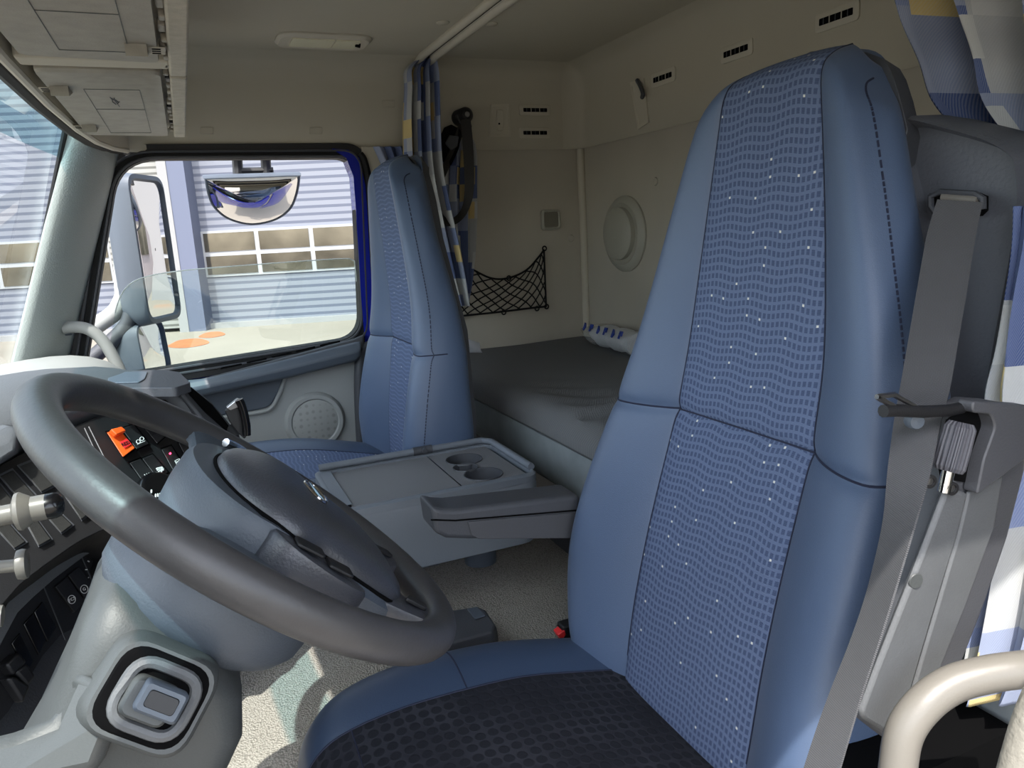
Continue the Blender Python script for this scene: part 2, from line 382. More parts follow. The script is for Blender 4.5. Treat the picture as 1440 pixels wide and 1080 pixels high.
# ================================================================== CAB SHELL
def floor_z(y):
    return interp([(YD-.2, -1.0), (.86, -1.0), (.93, -.72), (.97, -.70), (1.44, -.70), (1.5, -.72), (1.62, -1.0), (YW+.2, -1.0)], y)
ys = [YD-.05, .3, .6, .84, .86, .90, .93, .95, .97, 1.0, 1.1, 1.2, 1.3, 1.40, 1.44, 1.47, 1.5, 1.56, 1.62, 1.66, 1.9, YW+.03]
xs = [-.75+.1*i for i in range(21)]
m = M(); m.grid([[V((x, y, floor_z(y)+.004*noise.noise(V((x*5, y*5, 0))))) for y in ys] for x in xs]); m.build('floor', 'carpet', solid=.01, **S)

side = [(.6, YW), (.2, YW), (0, YW), (-.05, 2.197), (-.09, 2.17), (-.12, 2.11), (-.142, 2.0), (-.158, 1.8), (-.168, 1.5), (-.17, 1.165)]
rr = .06
corner = [(XR-rr+rr*math.cos(a), YW-rr+rr*math.sin(a)) for a in [math.radians(d) for d in (90, 75, 60, 45, 30, 15, 0)]]
right_half = list(reversed(corner)) + [(1.1, YW), (.9, YW), (.72, YW)] + side       # rear wall -> passenger wall -> windscreen header
mir = lambda q: (q[0], 2*1.165-q[1])
loop = [(XR, 1.7), (XR, 1.9)] + right_half + [mir(q) for q in reversed(right_half[:-1])] + [(XR, mir((0, 1.9))[1]), (XR, mir((0, 1.7))[1]), (XR, 1.165)]
cen = V((.5, 1.165, 0))
def inset(i, d):
    n = len(loop); a, b, c = V(loop[i-1]+(0,)), V(loop[i]+(0,)), V(loop[(i+1) % n]+(0,))
    t = (c-a).normalized(); nn = V((-t.y, t.x, 0)); nn = nn if nn.dot(cen-b) > 0 else -nn
    return b+nn*d
lev = [(-.02, .245), (-.006, .243), (0, .252), (0, .34), (0, .42), (.006, .445), (.02, .468), (.04, .482), (.07, .49)]
def strip(idx): return [[inset(i, d)+V((0, 0, z)) for i in idx] for d, z in lev]
n = len(loop)
i_rear = list(range(34, 44))+list(range(0, 9)); i_pass = list(range(8, 17)); i_front = list(range(16, 27)); i_drv = list(range(26, 35))
M().grid(strip(i_rear)).build('wall_rear', 'headliner', **S)
M().grid(strip(i_pass)).build('wall_right', 'headliner', **S)
M().grid(strip(i_front)).build('wall_front', 'headliner', **S)
M().grid(strip(i_drv)).build('wall_left', 'headliner', **S)
top = [inset(i, lev[-1][0])+V((0, 0, lev[-1][1])) for i in range(n)]
M().poly(top).build('ceiling', 'headliner', smooth=False, **S)
# outer roof skin above the liner, and the lower sleeper walls
m = M(); m.prism([V((-.2, YD-.06, .56)), V((1.4, YD-.06, .56)), V((1.4, YW+.07, .56)), V((-.2, YW+.07, .56))], (0, 0, .03)); m.build('roof', 'blue', **S)
m = M(); m.box((.56, YW+.012, -1.0), (XR+.03, YW+.03, .247)); m.build('wall_right', 'lowfab', smooth=False, **S)
m = M(); m.box((XR+.012, YD-.03, -1.0), (XR+.03, YW+.03, .247)); m.build('wall_rear', 'lowfab', smooth=False, **S)
m = M(); m.box((.52, YD-.03, -1.0), (XR+.03, YD-.01, .247)); m.build('wall_left', 'lowfab', smooth=False, **S)
m = M(); m.box((-.78, YD-.02, -1.0), (-.74, YW+.02, -.34)); m.build('wall_front', 'black', smooth=False, **S)
m = M(); m.box((-.74, YD-.03, -1.0), (-.35, YD, -.5)); m.build('wall_left', 'slate', smooth=False, **S)
# outside body skin over the sleeper
m = M(); m.box((.56, YW+.05, -1.3), (1.4, YW+.07, .56)); m.build('wall_right', 'blue', smooth=False, **S)
m = M(); m.box((1.38, YD-.06, -1.3), (1.4, YW+.07, .56)); m.build('wall_rear', 'blue', smooth=False, **S)
m = M(); m.box((.56, YD-.06, -1.3), (1.4, YD-.04, .56)); m.build('wall_left', 'blue', smooth=False, **S)
# corner cover strip in the sleeper
m = M(); m.tube([(XR+.002, YW+.0, .243), (XR+.006, YW+.002, 0), (XR+.008, YW+.004, -.40)], .013, 12); m.build('trim_1', 'trimgrey', **S)
# door pillar trim behind the passenger door
m = M(); m.prism(rpoly(pxp([(508, 206), (600, 206), (600, 640), (532, 640), (530, 470), (522, 330), (514, 235)], 'y', YW-.012), .004), (0, .05, 0)); m.build('trim_2', 'headliner', bevel=.006, **S)

# windscreen pillar, passenger side and its twin
def pillar(name, mirror):
    rows = []
    tl, tr = V((-.207, 2.03, .272)), V((-.120, 2.188, .250)); bl, br = V((-.402, 1.985, -.27)), V((-.312, 2.188, -.27))
    tl2, tr2 = tl+(tl-bl)*.12, tr+(tr-br)*.02; bl, br = bl+(bl-tl)*.5, br+(br-tr)*.5
    for i in range(13):
        t = i/12; a = tl2.lerp(bl, t); b = tr2.lerp(br, t); row = []
        for j in range(9):
            s = j/8; p = a.lerp(b, s)+V((.35, -.9, 0))*(.034*math.sin(math.pi*s)**.8); row.append(p)
        rows.append(row)
    if mirror: rows = [[V((p.x, 2*1.165-p.y, p.z)) for p in r] for r in rows]
    m = M(); m.grid(rows); m.build(name, 'pillar', solid=.012, **S)
pillar('trim_3', False); pillar('trim_4', True)
m = M(); c0 = P(69, 465, 'y', 2.085); m.revolve([(.0, .004), (.016, .003), (.0175, 0), (.0175, -.02)], c0+V((.002, -.012, 0)), (.35, -.93, 0), 24)
o = m.build('screw_cap', 'pillar'); o['label'] = 'small round grey screw cap on the lit windscreen pillar'; o['category'] = 'cap'

# windscreen
def wsx(y): return 1-abs((y-1.165)/.885)**2
def ws(y, t): # t 0 top .. 1 bottom
    a = V((-.212-.05*wsx(y), y, .275)); b = V((-.405-.08*wsx(y), y, -.30)); return a.lerp(b, t)
yy = [.28+1.77*i/28 for i in range(29)]
m = M(); m.grid([[ws(y, .10+.90*i/10) for y in yy] for i in range(11)]); wind = m.build('window_2', 'wsglass', **S)
m = M(); m.grid([[ws(y, -.08+.18*i/5) for y in yy] for i in range(6)]); m.build('tint_band', 'wstint', wind)
m = M(); m.tube([ws(2.05, t/10)+V((.006, -.006, 0)) for t in range(0, 13)], .012, 8)
m.tube([ws(2.035, t/10)+V((.004, -.012, 0)) for t in range(0, 13)], .006, 8); m.build('rubber_seal', 'rubber', wind)
m = M(); m.tube([V((loop[i][0]-.022, loop[i][1]+(.0 if abs(loop[i][1]-1.165) < .9 else 0), .248)) for i in i_front], .012, 8); m.build('trim_5', 'rubber', **S)
m = M(); m.tube([V((loop[i][0]-.006, loop[i][1], .246)) for i in i_front], .007, 8); m.build('trim_6', 'trimgrey', **S)

# ------------------------------------------------------------------ passenger door
YDo = YW-.008
win_in = rpoly(pxp([(168, 224), (497, 222), (508, 474), (118, 536)], 'y', YDo), [.09, .05, .07, .03], 8)
win_out = rpoly(pxp([(136, 203), (516, 201), (527, 492), (84, 562)], 'y', YDo), [.12, .07, .08, .03], 8)
door = thing('door_1', (0, YDo, -.4), 'passenger door with grey card, speaker and dark armrest ledge', 'door'); door['kind'] = 'structure'
m = M(); nn = len(win_in)
m.grid([[p+V((0, .0, 0)) for p in win_in], [p+V((0, .05, 0)) for p in win_in]], cu=True)
def ring(m, a, b, y0=0.0): m.grid([[p+V((0, y0, 0)) for p in a], [p+V((0, y0, 0)) for p in b]], cu=True)
lerp_l = lambda a, b, t: [p.lerp(q, t) for p, q in zip(a, b)]
ring(m, win_in, lerp_l(win_in, win_out, .55)); m.build('window_seal', 'rubber', door, smooth=False)
m = M(); ring(m, lerp_l(win_in, win_out, .5), win_out, .004); m.grid([[p for p in win_out], [p+V((0, .05, 0)) for p in win_out]], cu=True); m.build('door_frame', 'black', door, smooth=False)
m = M(); m.tube([p+V((0, -.002, 0)) for p in lerp_l(win_in, win_out, .50)], .0035, 6, closed=True); m.tube([p+V((0, 0, 0)) for p in lerp_l(win_in, win_out, .12)], .004, 6, closed=True); m.build('seal_bead', 'dgrey', door)
# blue painted door edge to the rear of the window
m = M(); m.prism(pxp([(466, 209), (490, 211), (505, 222), (514, 262), (520, 350), (529, 472), (524, 486), (514, 487), (508, 420), (501, 300), (497, 248), (487, 222)], 'y', YDo-.004), (0, .06, 0)); m.build('painted_edge', 'blue', door, smooth=False)
m = M(); m.tube(crom(pxp([(506, 216), (513, 228), (519, 262), (524, 350), (531, 475), (520, 500), (507, 520), (507, 610)], 'y', YDo-.004), 6), .010, 8); m.build('door_seal', 'rubber', door)
m = M(); m.tube(crom(pxp([(532, 484), (514, 490), (507, 506), (506, 560), (510, 640)], 'y', YDo-.03), 6), .017, 10); m.build('edge_trim', 'dgrey', door)
# door card
m = M(); m.prism(rpoly(pxp([(226, 560), (504, 482), (508, 640), (508, 760), (226, 760)], 'y', YDo), .01), (0, .05, 0)); m.build('door_card', 'doorcard', door, bevel=.005)
m = M(); m.prism(rpoly(pxp([(255, 536), (402, 522), (392, 552), (380, 572), (362, 577), (255, 592)], 'y', YDo-.005), .015), (0, .02, 0)); m.build('storage_pocket', 'slate', door, bevel=.004)
m = M(); m.tube(crom(pxp([(404, 524), (393, 553), (381, 574), (362, 580), (320, 586), (255, 596)], 'y', YDo-.006), 5), .006, 8); m.build('pocket_lip', 'doorcard', door)
m = M(); m.loft([[P(a, b, 'y', YDo+.0), P(a, b, 'y', YDo-.03), P(c, d, 'y', YDo-.045), P(c, d, 'y', YDo)] for a, b, c, d in ((236, 545, 236, 556), (370, 510, 370, 524), (498, 476, 498, 487), (512, 470, 512, 492))]); m.build('window_ledge', 'dgrey', door, bevel=.005)
m = M(); m.loft([[P(a, b, 'y', YDo), P(a, b, 'y', YDo-.055), P(a, (b+d)/2, 'y', YDo-.07), P(c, d, 'y', YDo-.06), P(c, d, 'y', YDo)] for a, b, c, d in ((245, 540, 245, 566), (300, 530, 302, 553), (400, 506, 402, 532), (500, 481, 500, 508), (508, 480, 508, 500))]); m.build('armrest', 'slate', door, bevel=.006)
for a, b, c, d in ((310, 518, 340, 512), (347, 510, 375, 504), (382, 502, 410, 496), (416, 494, 443, 488), (450, 486, 478, 480)):
    m = M(); m.tube([P(a, b, 'y', YDo-.05), P(c, d, 'y', YDo-.05)], .0025, 6); m.build('vent_slot', 'void', door)
sp = P(443, 592, 'y', YDo); m = M(); m.revolve([(.0, .012), (.062, .012), (.066, .010)], sp, (0, -1, 0), 40); spk = m.build('speaker_grille', 'speaker', door)
m = M(); m.revolve([(.066, .010), (.070, .014), (.080, .014), (.088, .004), (.089, -.01), (.066, -.01)], sp, (0, -1, 0), 40); m.build('speaker_ring', 'doorcard', spk)
# outside skin of the door under the window
m = M(); m.prism(pxp([(60, 560), (118, 538), (508, 477), (528, 486), (528, 760), (60, 760)], 'y', YW+.055), (0, .012, 0)); m.build('outer_skin', 'blue', door, smooth=False)
# lowered glass
gl = crom(pxp([(150, 545), (157, 470), (166, 425), (182, 400), (210, 388), (260, 380), (320, 375), (400, 369), (478, 364), (496, 366), (500, 380), (508, 476)], 'y', YW+.022), 5)
m = M(); m.prism(gl, (0, .004, 0)); w1 = m.build('window_1', 'glass', smooth=False, **S)
m = M(); m.tube(gl[8:52], .0016, 6); m.build('glass_edge', plain('bright glass edge', (205, 214, 210), .3), w1)

# ================================================================== OUTSIDE
GZ = -2.2
b0 = P(380, 459, 'z', GZ); th = math.radians(19); fd = V((math.cos(th), -math.sin(th), 0)); fn = V((-math.sin(th), -math.cos(th), 0))
FP = lambda x, y, d=0: PP(x, y, b0+fn*d, fn)
def fuv(p): return ((p-b0).dot(fd), p.z-GZ)
m = M(); m.grid([[V((x, y, GZ)) for y in range(-60, 61, 6)] for x in range(-60, 61, 6)]); m.build('ground', 'paving', smooth=False, **S)
bld = thing('building', b0, 'large pale workshop building with ribbed roller doors seen through the passenger window', 'building')
def fpanel(name, px, mat, d=0, th=.3, parent=None):
    pts = [FP(x, y, d) for x, y in px]; m = M(); rows = [pts, [p-fn*th for p in pts]]
    m.loft(rows, uvs=[[fuv(p) for p in r] for r in rows]); return m.build(name, mat, parent or bld, smooth=False)
def fbox(name, u0, u1, z0, z1, mat, d=0, th=.3, parent=None):
    pts = [b0+fn*d+fd*u+V((0, 0, z)) for u, z in ((u0, z0), (u1, z0), (u1, z1), (u0, z1))]; m = M(); rows = [pts, [p-fn*th for p in pts]]
    m.loft(rows, uvs=[[fuv(p) for p in r] for r in rows]); return m.build(name, mat, parent or bld, smooth=False)
ux = lambda x, y=400: fuv(FP(x, y))[0]
zx = lambda y, x=380: fuv(FP(x, y))[1]
zt = zx(150)+2.5
fbox('facade_wall', ux(-900), ux(1300), 0, zt+3, 'concrete', d=-.9, th=.4)
def roller(u0, u1):
    r = fbox('roller_door', u0, u1, .12, zt, 'door_slat', d=-.55, th=.2)
    za, zb = zx(386), zx(320); fbox('window_frame', u0, u1, za, zb, 'mullion', d=-.5, th=.1, parent=r)
    nc = max(1, round((u1-u0)/1.45)); w = (u1-u0)/nc; hm = (za+zb)/2
    for c in range(nc):
        fbox('window_pane', u0+c*w+.06, u0+(c+1)*w-.06, hm+.06, zb-.06, 'darkglass', d=-.48, th=.06, parent=r)
        fbox('window_pane', u0+c*w+.06, u0+(c+1)*w-.06, za+.06, hm-.06, 'darkglass', d=-.48, th=.06, parent=r)
    fbox('door_sill', u0, u1, 0, .14, 'concrete', d=-.3, th=.3, parent=r)
uc0, uc1, uc2 = ux(246), ux(259), ux(283)
roller(uc2, uc2+7.2); roller(ux(150)-7.2, ux(150)); roller(uc2+9, uc2+16)
fbox('column', uc1, uc2, 0, zt+2, 'shadowgrey', d=.1, th=.8); fbox('column', uc0, uc1, 0, zt+2, 'concrete', d=.12, th=.6)  # the first column also draws the shadow strip beside the pillar
fbox('louvre_panel', ux(160), uc0, .1, zt+2, 'louvre', d=-.1, th=.3)
fbox('louvre_panel', ux(-420), ux(150)-7.4, .1, zt+2, 'louvre', d=-.1, th=.3)
fbox('column', uc2+7.4, uc2+8.8, 0, zt+2, 'shadowgrey', d=.1, th=.8)
fbox('canopy', ux(-900), ux(1300), zt, zt+.5, 'concrete', d=.2, th=.8)
# second hall, off to the rear, that the door mirrors look at
b2 = thing('building', (22, 14, GZ), 'clad hall with strip windows standing down the yard, seen in the door mirrors', 'building')
m = M(); q = V((20, 5, GZ)); e2 = V((.35, .94, 0)).normalized(); pts = [q, q+e2*16, q+e2*16+Z3*9, q+Z3*9]; uvb = [(0, 0), (16, 0), (16, 9), (0, 9)]
m.loft([pts, [p+V((1, 0, 0)) for p in pts]], uvs=[uvb, uvb]); m.build('clad_wall', 'cladding', b2, smooth=False)
for k in range(3):
    a = q+e2*(2+4.5*k)+V((-.05, 0, 0)); m = M(); m.prism([a+Z3*2, a+e2*3+Z3*2, a+e2*3+Z3*6.5, a+Z3*6.5], (.1, 0, 0)); m.build('strip_window', 'darkglass', b2, smooth=False)
for px, py, rx, ry, lb in ((265, 483, 28, 6, 'wide rust stain on the yard paving beside the door mirror'), (298, 471, 18, 4, 'small rust stain on the yard paving nearer the roller door')):
    c0 = P(px, py, 'z', GZ); m = M()
    m.prism([P(px+rx*math.cos(a)*(1+.12*math.sin(3*a)), py-rx*.1*math.cos(a)+ry*math.sin(a), 'z', GZ)+V((0, 0, .004)) for a in [i*math.pi/14 for i in range(28)]], (0, 0, .004))
    m.build('rust_stain', 'rust', smooth=False, kind='stuff', label=lb, category='stain')

# ------------------------------------------------------------------ door mirrors
def rrect(c, u, v, w, h, r, n=6):
    c = V(c); u = V(u).normalized(); v = V(v).normalized()
    return rpoly([c-u*w/2-v*h/2, c+u*w/2-v*h/2, c+u*w/2+v*h/2, c-u*w/2+v*h/2], r, n)
mi = thing('door_mirror', (-.2, 2.4, -.3), 'tall grey door mirror pair on a bracket outside the passenger window', 'mirror')
YM = 2.46; nm = V((.9, -.436, 0)); um = V((.6, .8, 0))
c1 = P(216, 350, 'y', YM)
def mirror_unit(name, px, yc, w, h, r, gname, shell, tilt=0):
    c = P(px[0], px[1], 'y', yc); n_ = (nm+V((0, 0, tilt))).normalized(); v_ = (Z3-n_*n_.z).normalized(); u_ = v_.cross(n_)
    m = M(); o1 = rrect(c, u_, v_, w, h, r); rows = []
    for d, s in ((-.0, .90), (.012, .94), (.010, 1.0), (-.03, 1.03), (-.07, .9), (-.09, .6)):
        rows.append([c+(p-c)*s+n_*d for p in o1])
    m.loft(rows); hs = m.build(name, shell, mi)
    m = M(); g = [c+(p-c)*.92+n_*.006 for p in o1]
    m.grid([[c+(p-c)*s*.92+n_*(.0075-.004*s*s) for p in o1] for s in (.02, .25, .5, .75, 1.0)], cu=True); m.build(gname, 'mirror', hs)
mirror_unit('main_housing', (215, 351), YM, .200, .425, .045, 'main_glass', 'slate')
mirror_unit('lower_housing', (213, 492), YM, .16, .17, .04, 'wide_glass', 'slate', .05)
m = M(); m.loft([[P(x-16, y, 'y', 2.44), P(x+16, y, 'y', 2.44), P(x+14, y, 'y', 2.52), P(x-14, y, 'y', 2.52)] for x, y in ((172, 252), (173, 290), (174, 340), (176, 400), (178, 450))]); m.build('upright_cover', 'doorcard', mi, bevel=.012)
m = M(); m.tube(crom(pxp([(108, 520), (140, 495), (175, 462), (185, 440)], 'y', 2.42), 5), .022, 10); m.build('lower_arm', 'dgrey', mi)
m = M(); m.tube(crom(pxp([(112, 474), (140, 455), (165, 435), (180, 400)], 'y', 2.45), 5), .024, 10); m.build('arm_cover', 'doorcard', mi)
m = M(); m.tube(crom(pxp([(150, 262), (170, 254), (190, 258)], 'y', 2.46), 5), .02, 10); m.build('upper_arm', 'slate', mi)
m = M(); m.tube(pxp([(186, 445), (190, 470)], 'y', 2.5), .03, 12); m.build('joint', 'black', mi)
m = M(); m.box((-.33, YW+.05, -.40), (-.26, 2.44, -.34)); m.build('bracket', 'black', mi, bevel=.008)
# kerb mirror above the window
km = thing('kerb_mirror', P(355, 250, 'y', 2.5), 'half-moon convex kerb mirror hanging outside the top of the passenger window', 'mirror')
K0 = P(355, 280, 'y', 2.52); kn = V((.04, -1, -.62)).normalized()
kout = crom([PP(x, y, K0, kn) for x, y in [(288, 251), (291, 248), (355, 246), (416, 244), (421, 247), (417, 272), (407, 293), (385, 308), (352, 314), (320, 306), (300, 290), (292, 273)]], 5, closed=True)
kc = sum(kout, V((0, 0, 0)))/len(kout)
flat = lambda p: p
m = M(); m.grid([[kc+(p-kc)*s*.95-kn*0+kn*(.012+.030*(1-s*s)) for p in kout] for s in (.02, .15, .3, .45, .6, .75, .88, 1.0)], cu=True); m.build('convex_glass', 'mirror', km)
m = M(); m.loft([[kc+(p-kc)*s+kn*d for p in kout] for s, d in ((.94, .008), (.96, .014), (1.0, .012), (1.01, 0), (.99, -.012), (.8, -.03), (.4, -.04))]); m.build('housing', 'slate', km)
for xx in (335, 375):
    m = M(); m.tube(crom([P(xx, 246, 'y', 2.60), P(xx-1, 232, 'y', 2.60), P(xx-2, 214, 'y', 2.58), P(xx-3, 196, 'y', 2.52)], 5), .016, 8); m.build('bracket_arm', 'black', km)
m = M(); m.tube([P(330, 241, 'y', 2.60), P(384, 240, 'y', 2.60)], .012, 8); m.build('cross_bar', 'black', km)

# ================================================================== SEATS
def make_seat(dx, yc, label, cover, mirror, lift=0, rake=0):
    sy = -1 if mirror else 1          # +1: armrest towards the passenger side
    seat = thing('truck_seat', (.3+dx, yc, -.9), label, 'seat', None)
    Q0 = lambda x, y, z: V((x+dx, yc+sy*y, z))
    Q = lambda x, y, z: V((x+dx-rake*(z+.12), yc+sy*y, z))
    # spine of the backrest front surface (z -> x), half widths, bolster height, panel half width
    sp = [(-.66, .472), (-.585, .485), (-.5, .500), (-.42, .518), (-.35, .538), (-.25, .568), (-.15, .588), (0, .600), (.1, .606), (.14, .608), (.155, .615), (.168, .635), (.174, .660)]
    hw = [(-.66, .205), (-.585, .228), (-.5, .243), (-.42, .25), (-.33, .243), (-.25, .232), (-.2, .221), (-.135, .204), (-.06, .180), (0, .161), (.06, .142), (.1, .130), (.125, .121), (.142, .115), (.155, .111), (.165, .108), (.175, .102)]
    bo = [(-.66, .02), (-.58, .045), (-.45, .055), (-.33, .046), (-.25, .036), (-.1, .022), (.05, .012), (.13, .006), (.175, .0)]
    pw = [(-.66, .118), (-.55, .121), (-.25, .117), (-.14, .112), (0, .095), (.1, .081), (.155, .073), (.175, .070)]
    th = [(-.66, .10), (-.5, .112), (-.43, .110), (-.31, .092), (-.15, .076), (0, .066), (.1, .072), (.14, .074), (.155, .066), (.168, .048), (.174, .026)]
    zsam = [-.66, -.62, -.585, -.55, -.5, -.45, -.40, -.35, -.31, -.285, -.262, -.252, -.245, -.238, -.228, -.2, -.16, -.11, -.06, -.01, .04, .08, .11, .132, .146, .156, .163, .169, .174]
    iseam = zsam.index(-.245)
    rows = []; uvs = []; dist = 0; lp = None
    for i, z in enumerate(zsam):
        x = interp(sp, z); w = interp(hw, z); b = interp(bo, z); p = interp(pw, z); t = interp(th, z)
        dz = V((1, 0, 0)); cz = V((x, 0, z))
        if lp is not None: dist += (cz-lp).length
        lp = cz; g = .006 if i == iseam else (.002 if abs(i-iseam) == 1 else 0)
        bb = lambda f: -b*f
        prof = [(0, .004), (.5*p, .003), (.96*p, .002), (p, .006), (p*1.03+.002, .0), (p+(w-p)*.30, bb(.55)), (p+(w-p)*.62, bb(.95)), (p+(w-p)*.88, bb(1)+.002), (w, bb(.8)+.018), (w+.006+.008*max(0, min(1, (z+.1)/.1))*min(1, max(0, (.175-z)/.06)), bb(.4)+min(.045, t*.55)), (w+.004, t*.8), (w-.015, t), (w*.5, t+.008)]
        r = [(-y, d) for y, d in reversed(prof[1:])] + prof + [(0, t+.01)]
        row = []; uvr = []
        sag = .05 if z > .1 else 0
        for y, d in r:
            k = (abs(y)/w) if w else 0
            zz = z - (max(0, z-.02)/.155)*.013*k**2.5 - min(1, max(0, (z-.10)/.065))*.030*max(0, (k-.70)/.35)**2
            row.append(Q(x+d+g*(1 if d < .03 else 0), y, zz)); uvr.append((y+.5, dist))
        rows.append(row); uvs.append(uvr)
    nc = len(rows[0]); ic = 12; NM = len(rows)    # index of the centre-front point
    lastc = sum(rows[-1], V((0, 0, 0)))/nc
    for sc2, up in ((.86, .003), (.55, .005), (.15, .006)):
        rows.append([lastc+(p-lastc)*sc2+V((0, 0, up)) for p in rows[NM-1]]); uvs.append([(u_, v_+.02*(1-sc2)) for u_, v_ in uvs[NM-1]])
    pan = set(range(ic-3, ic+3))
    def sub(i0, i1, cols):
        m = M(); idx = {}
        for i in range(i0, i1):
            for j in cols:
                q = []
                for a, b in ((i, j), (i, (j+1) % nc), (i+1, (j+1) % nc), (i+1, j)):
                    if (a, b) not in idx: idx[(a, b)] = len(m.v); m.v.append(rows[a][b]); m.uv[idx[(a, b)]] = uvs[a][b]
                    q.append(idx[(a, b)])
                m.f.append(tuple(q)); m.mi.append(0)
        return m, idx
    N = len(rows)-1
    m, idx = sub(0, N, [j for j in range(nc) if j not in pan])
    bk = m.build('backrest', 'leather', seat, subsurf=2)
    m, _ = sub(iseam, N, sorted(pan)); up_ob = m.build('upper_panel', 'seatfab', seat, subsurf=2)
    m, _ = sub(0, iseam, sorted(pan)); lo_ob = m.build('lower_panel', 'seatfab', seat, subsurf=2)
    FB = V((-1, 0, .1))
    m = M(); top = rows[-1]; m.poly(top); m.build('headrest_top', 'leather', seat, subsurf=0)
    # seams
    pv = .0012
    m = M()
    for j in (ic-3, ic+3): m.tube(on_surface([bk], crom([r[j] for r in rows[2:NM]], 3), .0004, FB), .0012, 5)
    m.build('panel_seam', 'stitch', seat)
    for j in (ic-8, ic+8):
        m = M(); pts = on_surface([bk], crom([r[j]*.80+r[j+(1 if j > ic else -1)]*.20 for r in rows[2:NM-2]], 4), .0006, V((-.5, sy*(1 if j > ic else -1), 0)))
        acc = 0
        for a, b in zip(pts[::1], pts[1::1]):
            L = (b-a).length; nseg = max(1, round(L/.008))
            for q in range(nseg):
                m.tube([a.lerp(b, q/nseg), a.lerp(b, (q+.68)/nseg)], .0011, 5)
        m.build('bolster_stitching', 'stitch', seat)
    m = M(); r = rows[iseam]
    m.tube(on_surface([bk, up_ob, lo_ob], crom([r[j] for j in range(ic-9, ic+10)], 4), .0004, FB), .0013, 5); m.build('cross_seam', 'stitch', seat)
    # plastic back shell behind the upholstery
    m = M(); sh = []
    for z in (-.60, -.4, -.2, 0, .08, .12, .145, .160, .172, .178):
        x = interp(sp, min(z, .174)); w = interp(hw, min(z, .174)); t = interp(th, min(z, .174)); w2 = w-.03+(.008 if mirror else .034)*max(0, min(1, (z-.02)/.06)); w2 *= interp([(.1, 1), (.145, .95), (.16, .86), (.172, .70), (.178, .5)], max(.1, z))
        drop = max(0, z-.02)/.155*.012; xb = x+t*.80 if z < .15 else .674
        sh.append([Q(xb, -w2, z-drop), Q(xb, -w2*.5, z-drop*.3), Q(xb, 0, z), Q(xb, w2*.5, z-drop*.3), Q(xb, w2, z-drop), Q(xb+.03, w2*.95, z-.008-drop), Q(xb+.042, 0, z-.004), Q(xb+.03, -w2*.95, z-.008-drop)])
    m.loft(sh); m.build('back_shell', 'dgrey', seat, bevel=.004)
    # cushion
    Q = Q0
    cx = [(.055, -.70, .60), (.045, -.66, .72), (.05, -.62, .86), (.075, -.592, .95), (.11, -.578, 1.0), (.18, -.570, 1.0), (.26, -.572, 1.0), (.34, -.578, 1.0), (.42, -.598, .98), (.50, -.618, .95), (.56, -.635, .9)]
    rows2 = []; uv2 = []; dd = 0; lp = None
    for i, (x, z, s) in enumerate(cx):
        z += lift; x += .25*lift
        w = .245*(.88+.12*min(1, s)); w *= (.82 + .18*min(1, (x-.03)/.09)) if x < .12 else 1
        cw = .135 if cover else .125
        bol = .012*min(1, max(0, (x-.05)/.1)); zb = min(z-.03, -.70+lift)
        pr = [(0, -.006), (cw*.5, -.006), (cw*.93, -.001), (cw, .0), (cw*1.08, .004), (cw+(w-cw)*.45, bol+.004), (w*.93, bol-.004), (w, -.020), (w+.002, zb-z+.03), (w-.02, zb-z), (w*.5, zb-z-.005)]
        r = [(-y, d) for y, d in reversed(pr[1:])]+pr+[(0, zb-z-.006)]
        c = V((x, 0, z)); dd += (c-lp).length if lp is not None else 0; lp = c
        rows2.append([Q(x, y, z+d) for y, d in r]); uv2.append([(y+.5, dd) for y, d in r])
    rows_b, uvs_b, nc_b = rows, uvs, nc
    rows, uvs = rows2, uv2; nc = len(rows2[0]); ic = 10; pan2 = set(range(ic-3, ic+3)); N = len(rows2)-1
    def sub2(cols, off=0):
        m = M(); idx = {}
        for i in range(N):
            for j in cols:
                q = []
                for a, b in ((i, j), (i, (j+1) % nc), (i+1, (j+1) % nc), (i+1, j)):
                    if (a, b) not in idx: idx[(a, b)] = len(m.v); m.v.append(rows2[a][b]+V((0, 0, off))); m.uv[idx[(a, b)]] = uv2[a][b]
                    q.append(idx[(a, b)])
                m.f.append(tuple(q)); m.mi.append(0)
        return m
    m = sub2([j for j in range(nc) if j not in pan2])
    m.poly(rows2[0]); cu_ob = m.build('cushion', 'shadeleather', seat, subsurf=2)
    m = sub2(sorted(pan2)); cvr = m.build('seat_cover' if cover else 'cushion_panel', 'hex' if cover else 'seatfab', seat, subsurf=2)
    if cover: cvr['label'] = 'black honeycomb seat cover'
    m = M()
    for j in (ic-3, ic+3): m.tube(on_surface([cu_ob], crom([r[j] for r in rows2[1:]], 3), .0004, Z3), .0011, 5)
    kk = 6
    m.tube(on_surface([cu_ob], crom([rows2[kk][j] for j in range(ic+3, ic+9)], 4), .0004, Z3), .0011, 5); m.tube(on_surface([cvr], crom([rows2[4][j] for j in range(ic-3, ic+4)], 4), .0003, Z3), .0009, 5)
    m.build('cushion_seam', 'stitch', seat)
    # base under the cushion
    m = M(); m.loft([[Q(.08, -.2, z), Q(.52, -.2, z), Q(.52, .2, z), Q(.08, .2, z)] for z in (-.985, -.93, -.92, -.86, -.85, -.79, -.78, -.71)]); m.build('seat_base', 'black', seat, bevel=.01)
    m = M(); m.loft([[Q(.10, y0, -.73), Q(.56, y0, -.71), Q(.58, y0, -.65), Q(.50, y0, -.64), Q(.10, y0, -.675)] for y0 in (.235, .252)]); m.build('side_skirt', 'dgrey', seat, bevel=.006)
    if mirror: m = M(); m.tube([Q(.585, .232, -.575), Q(.585, .246, -.575)], .05, 28); m.build('recliner_hub', 'console', seat, bevel=.004)
    return seat, Q
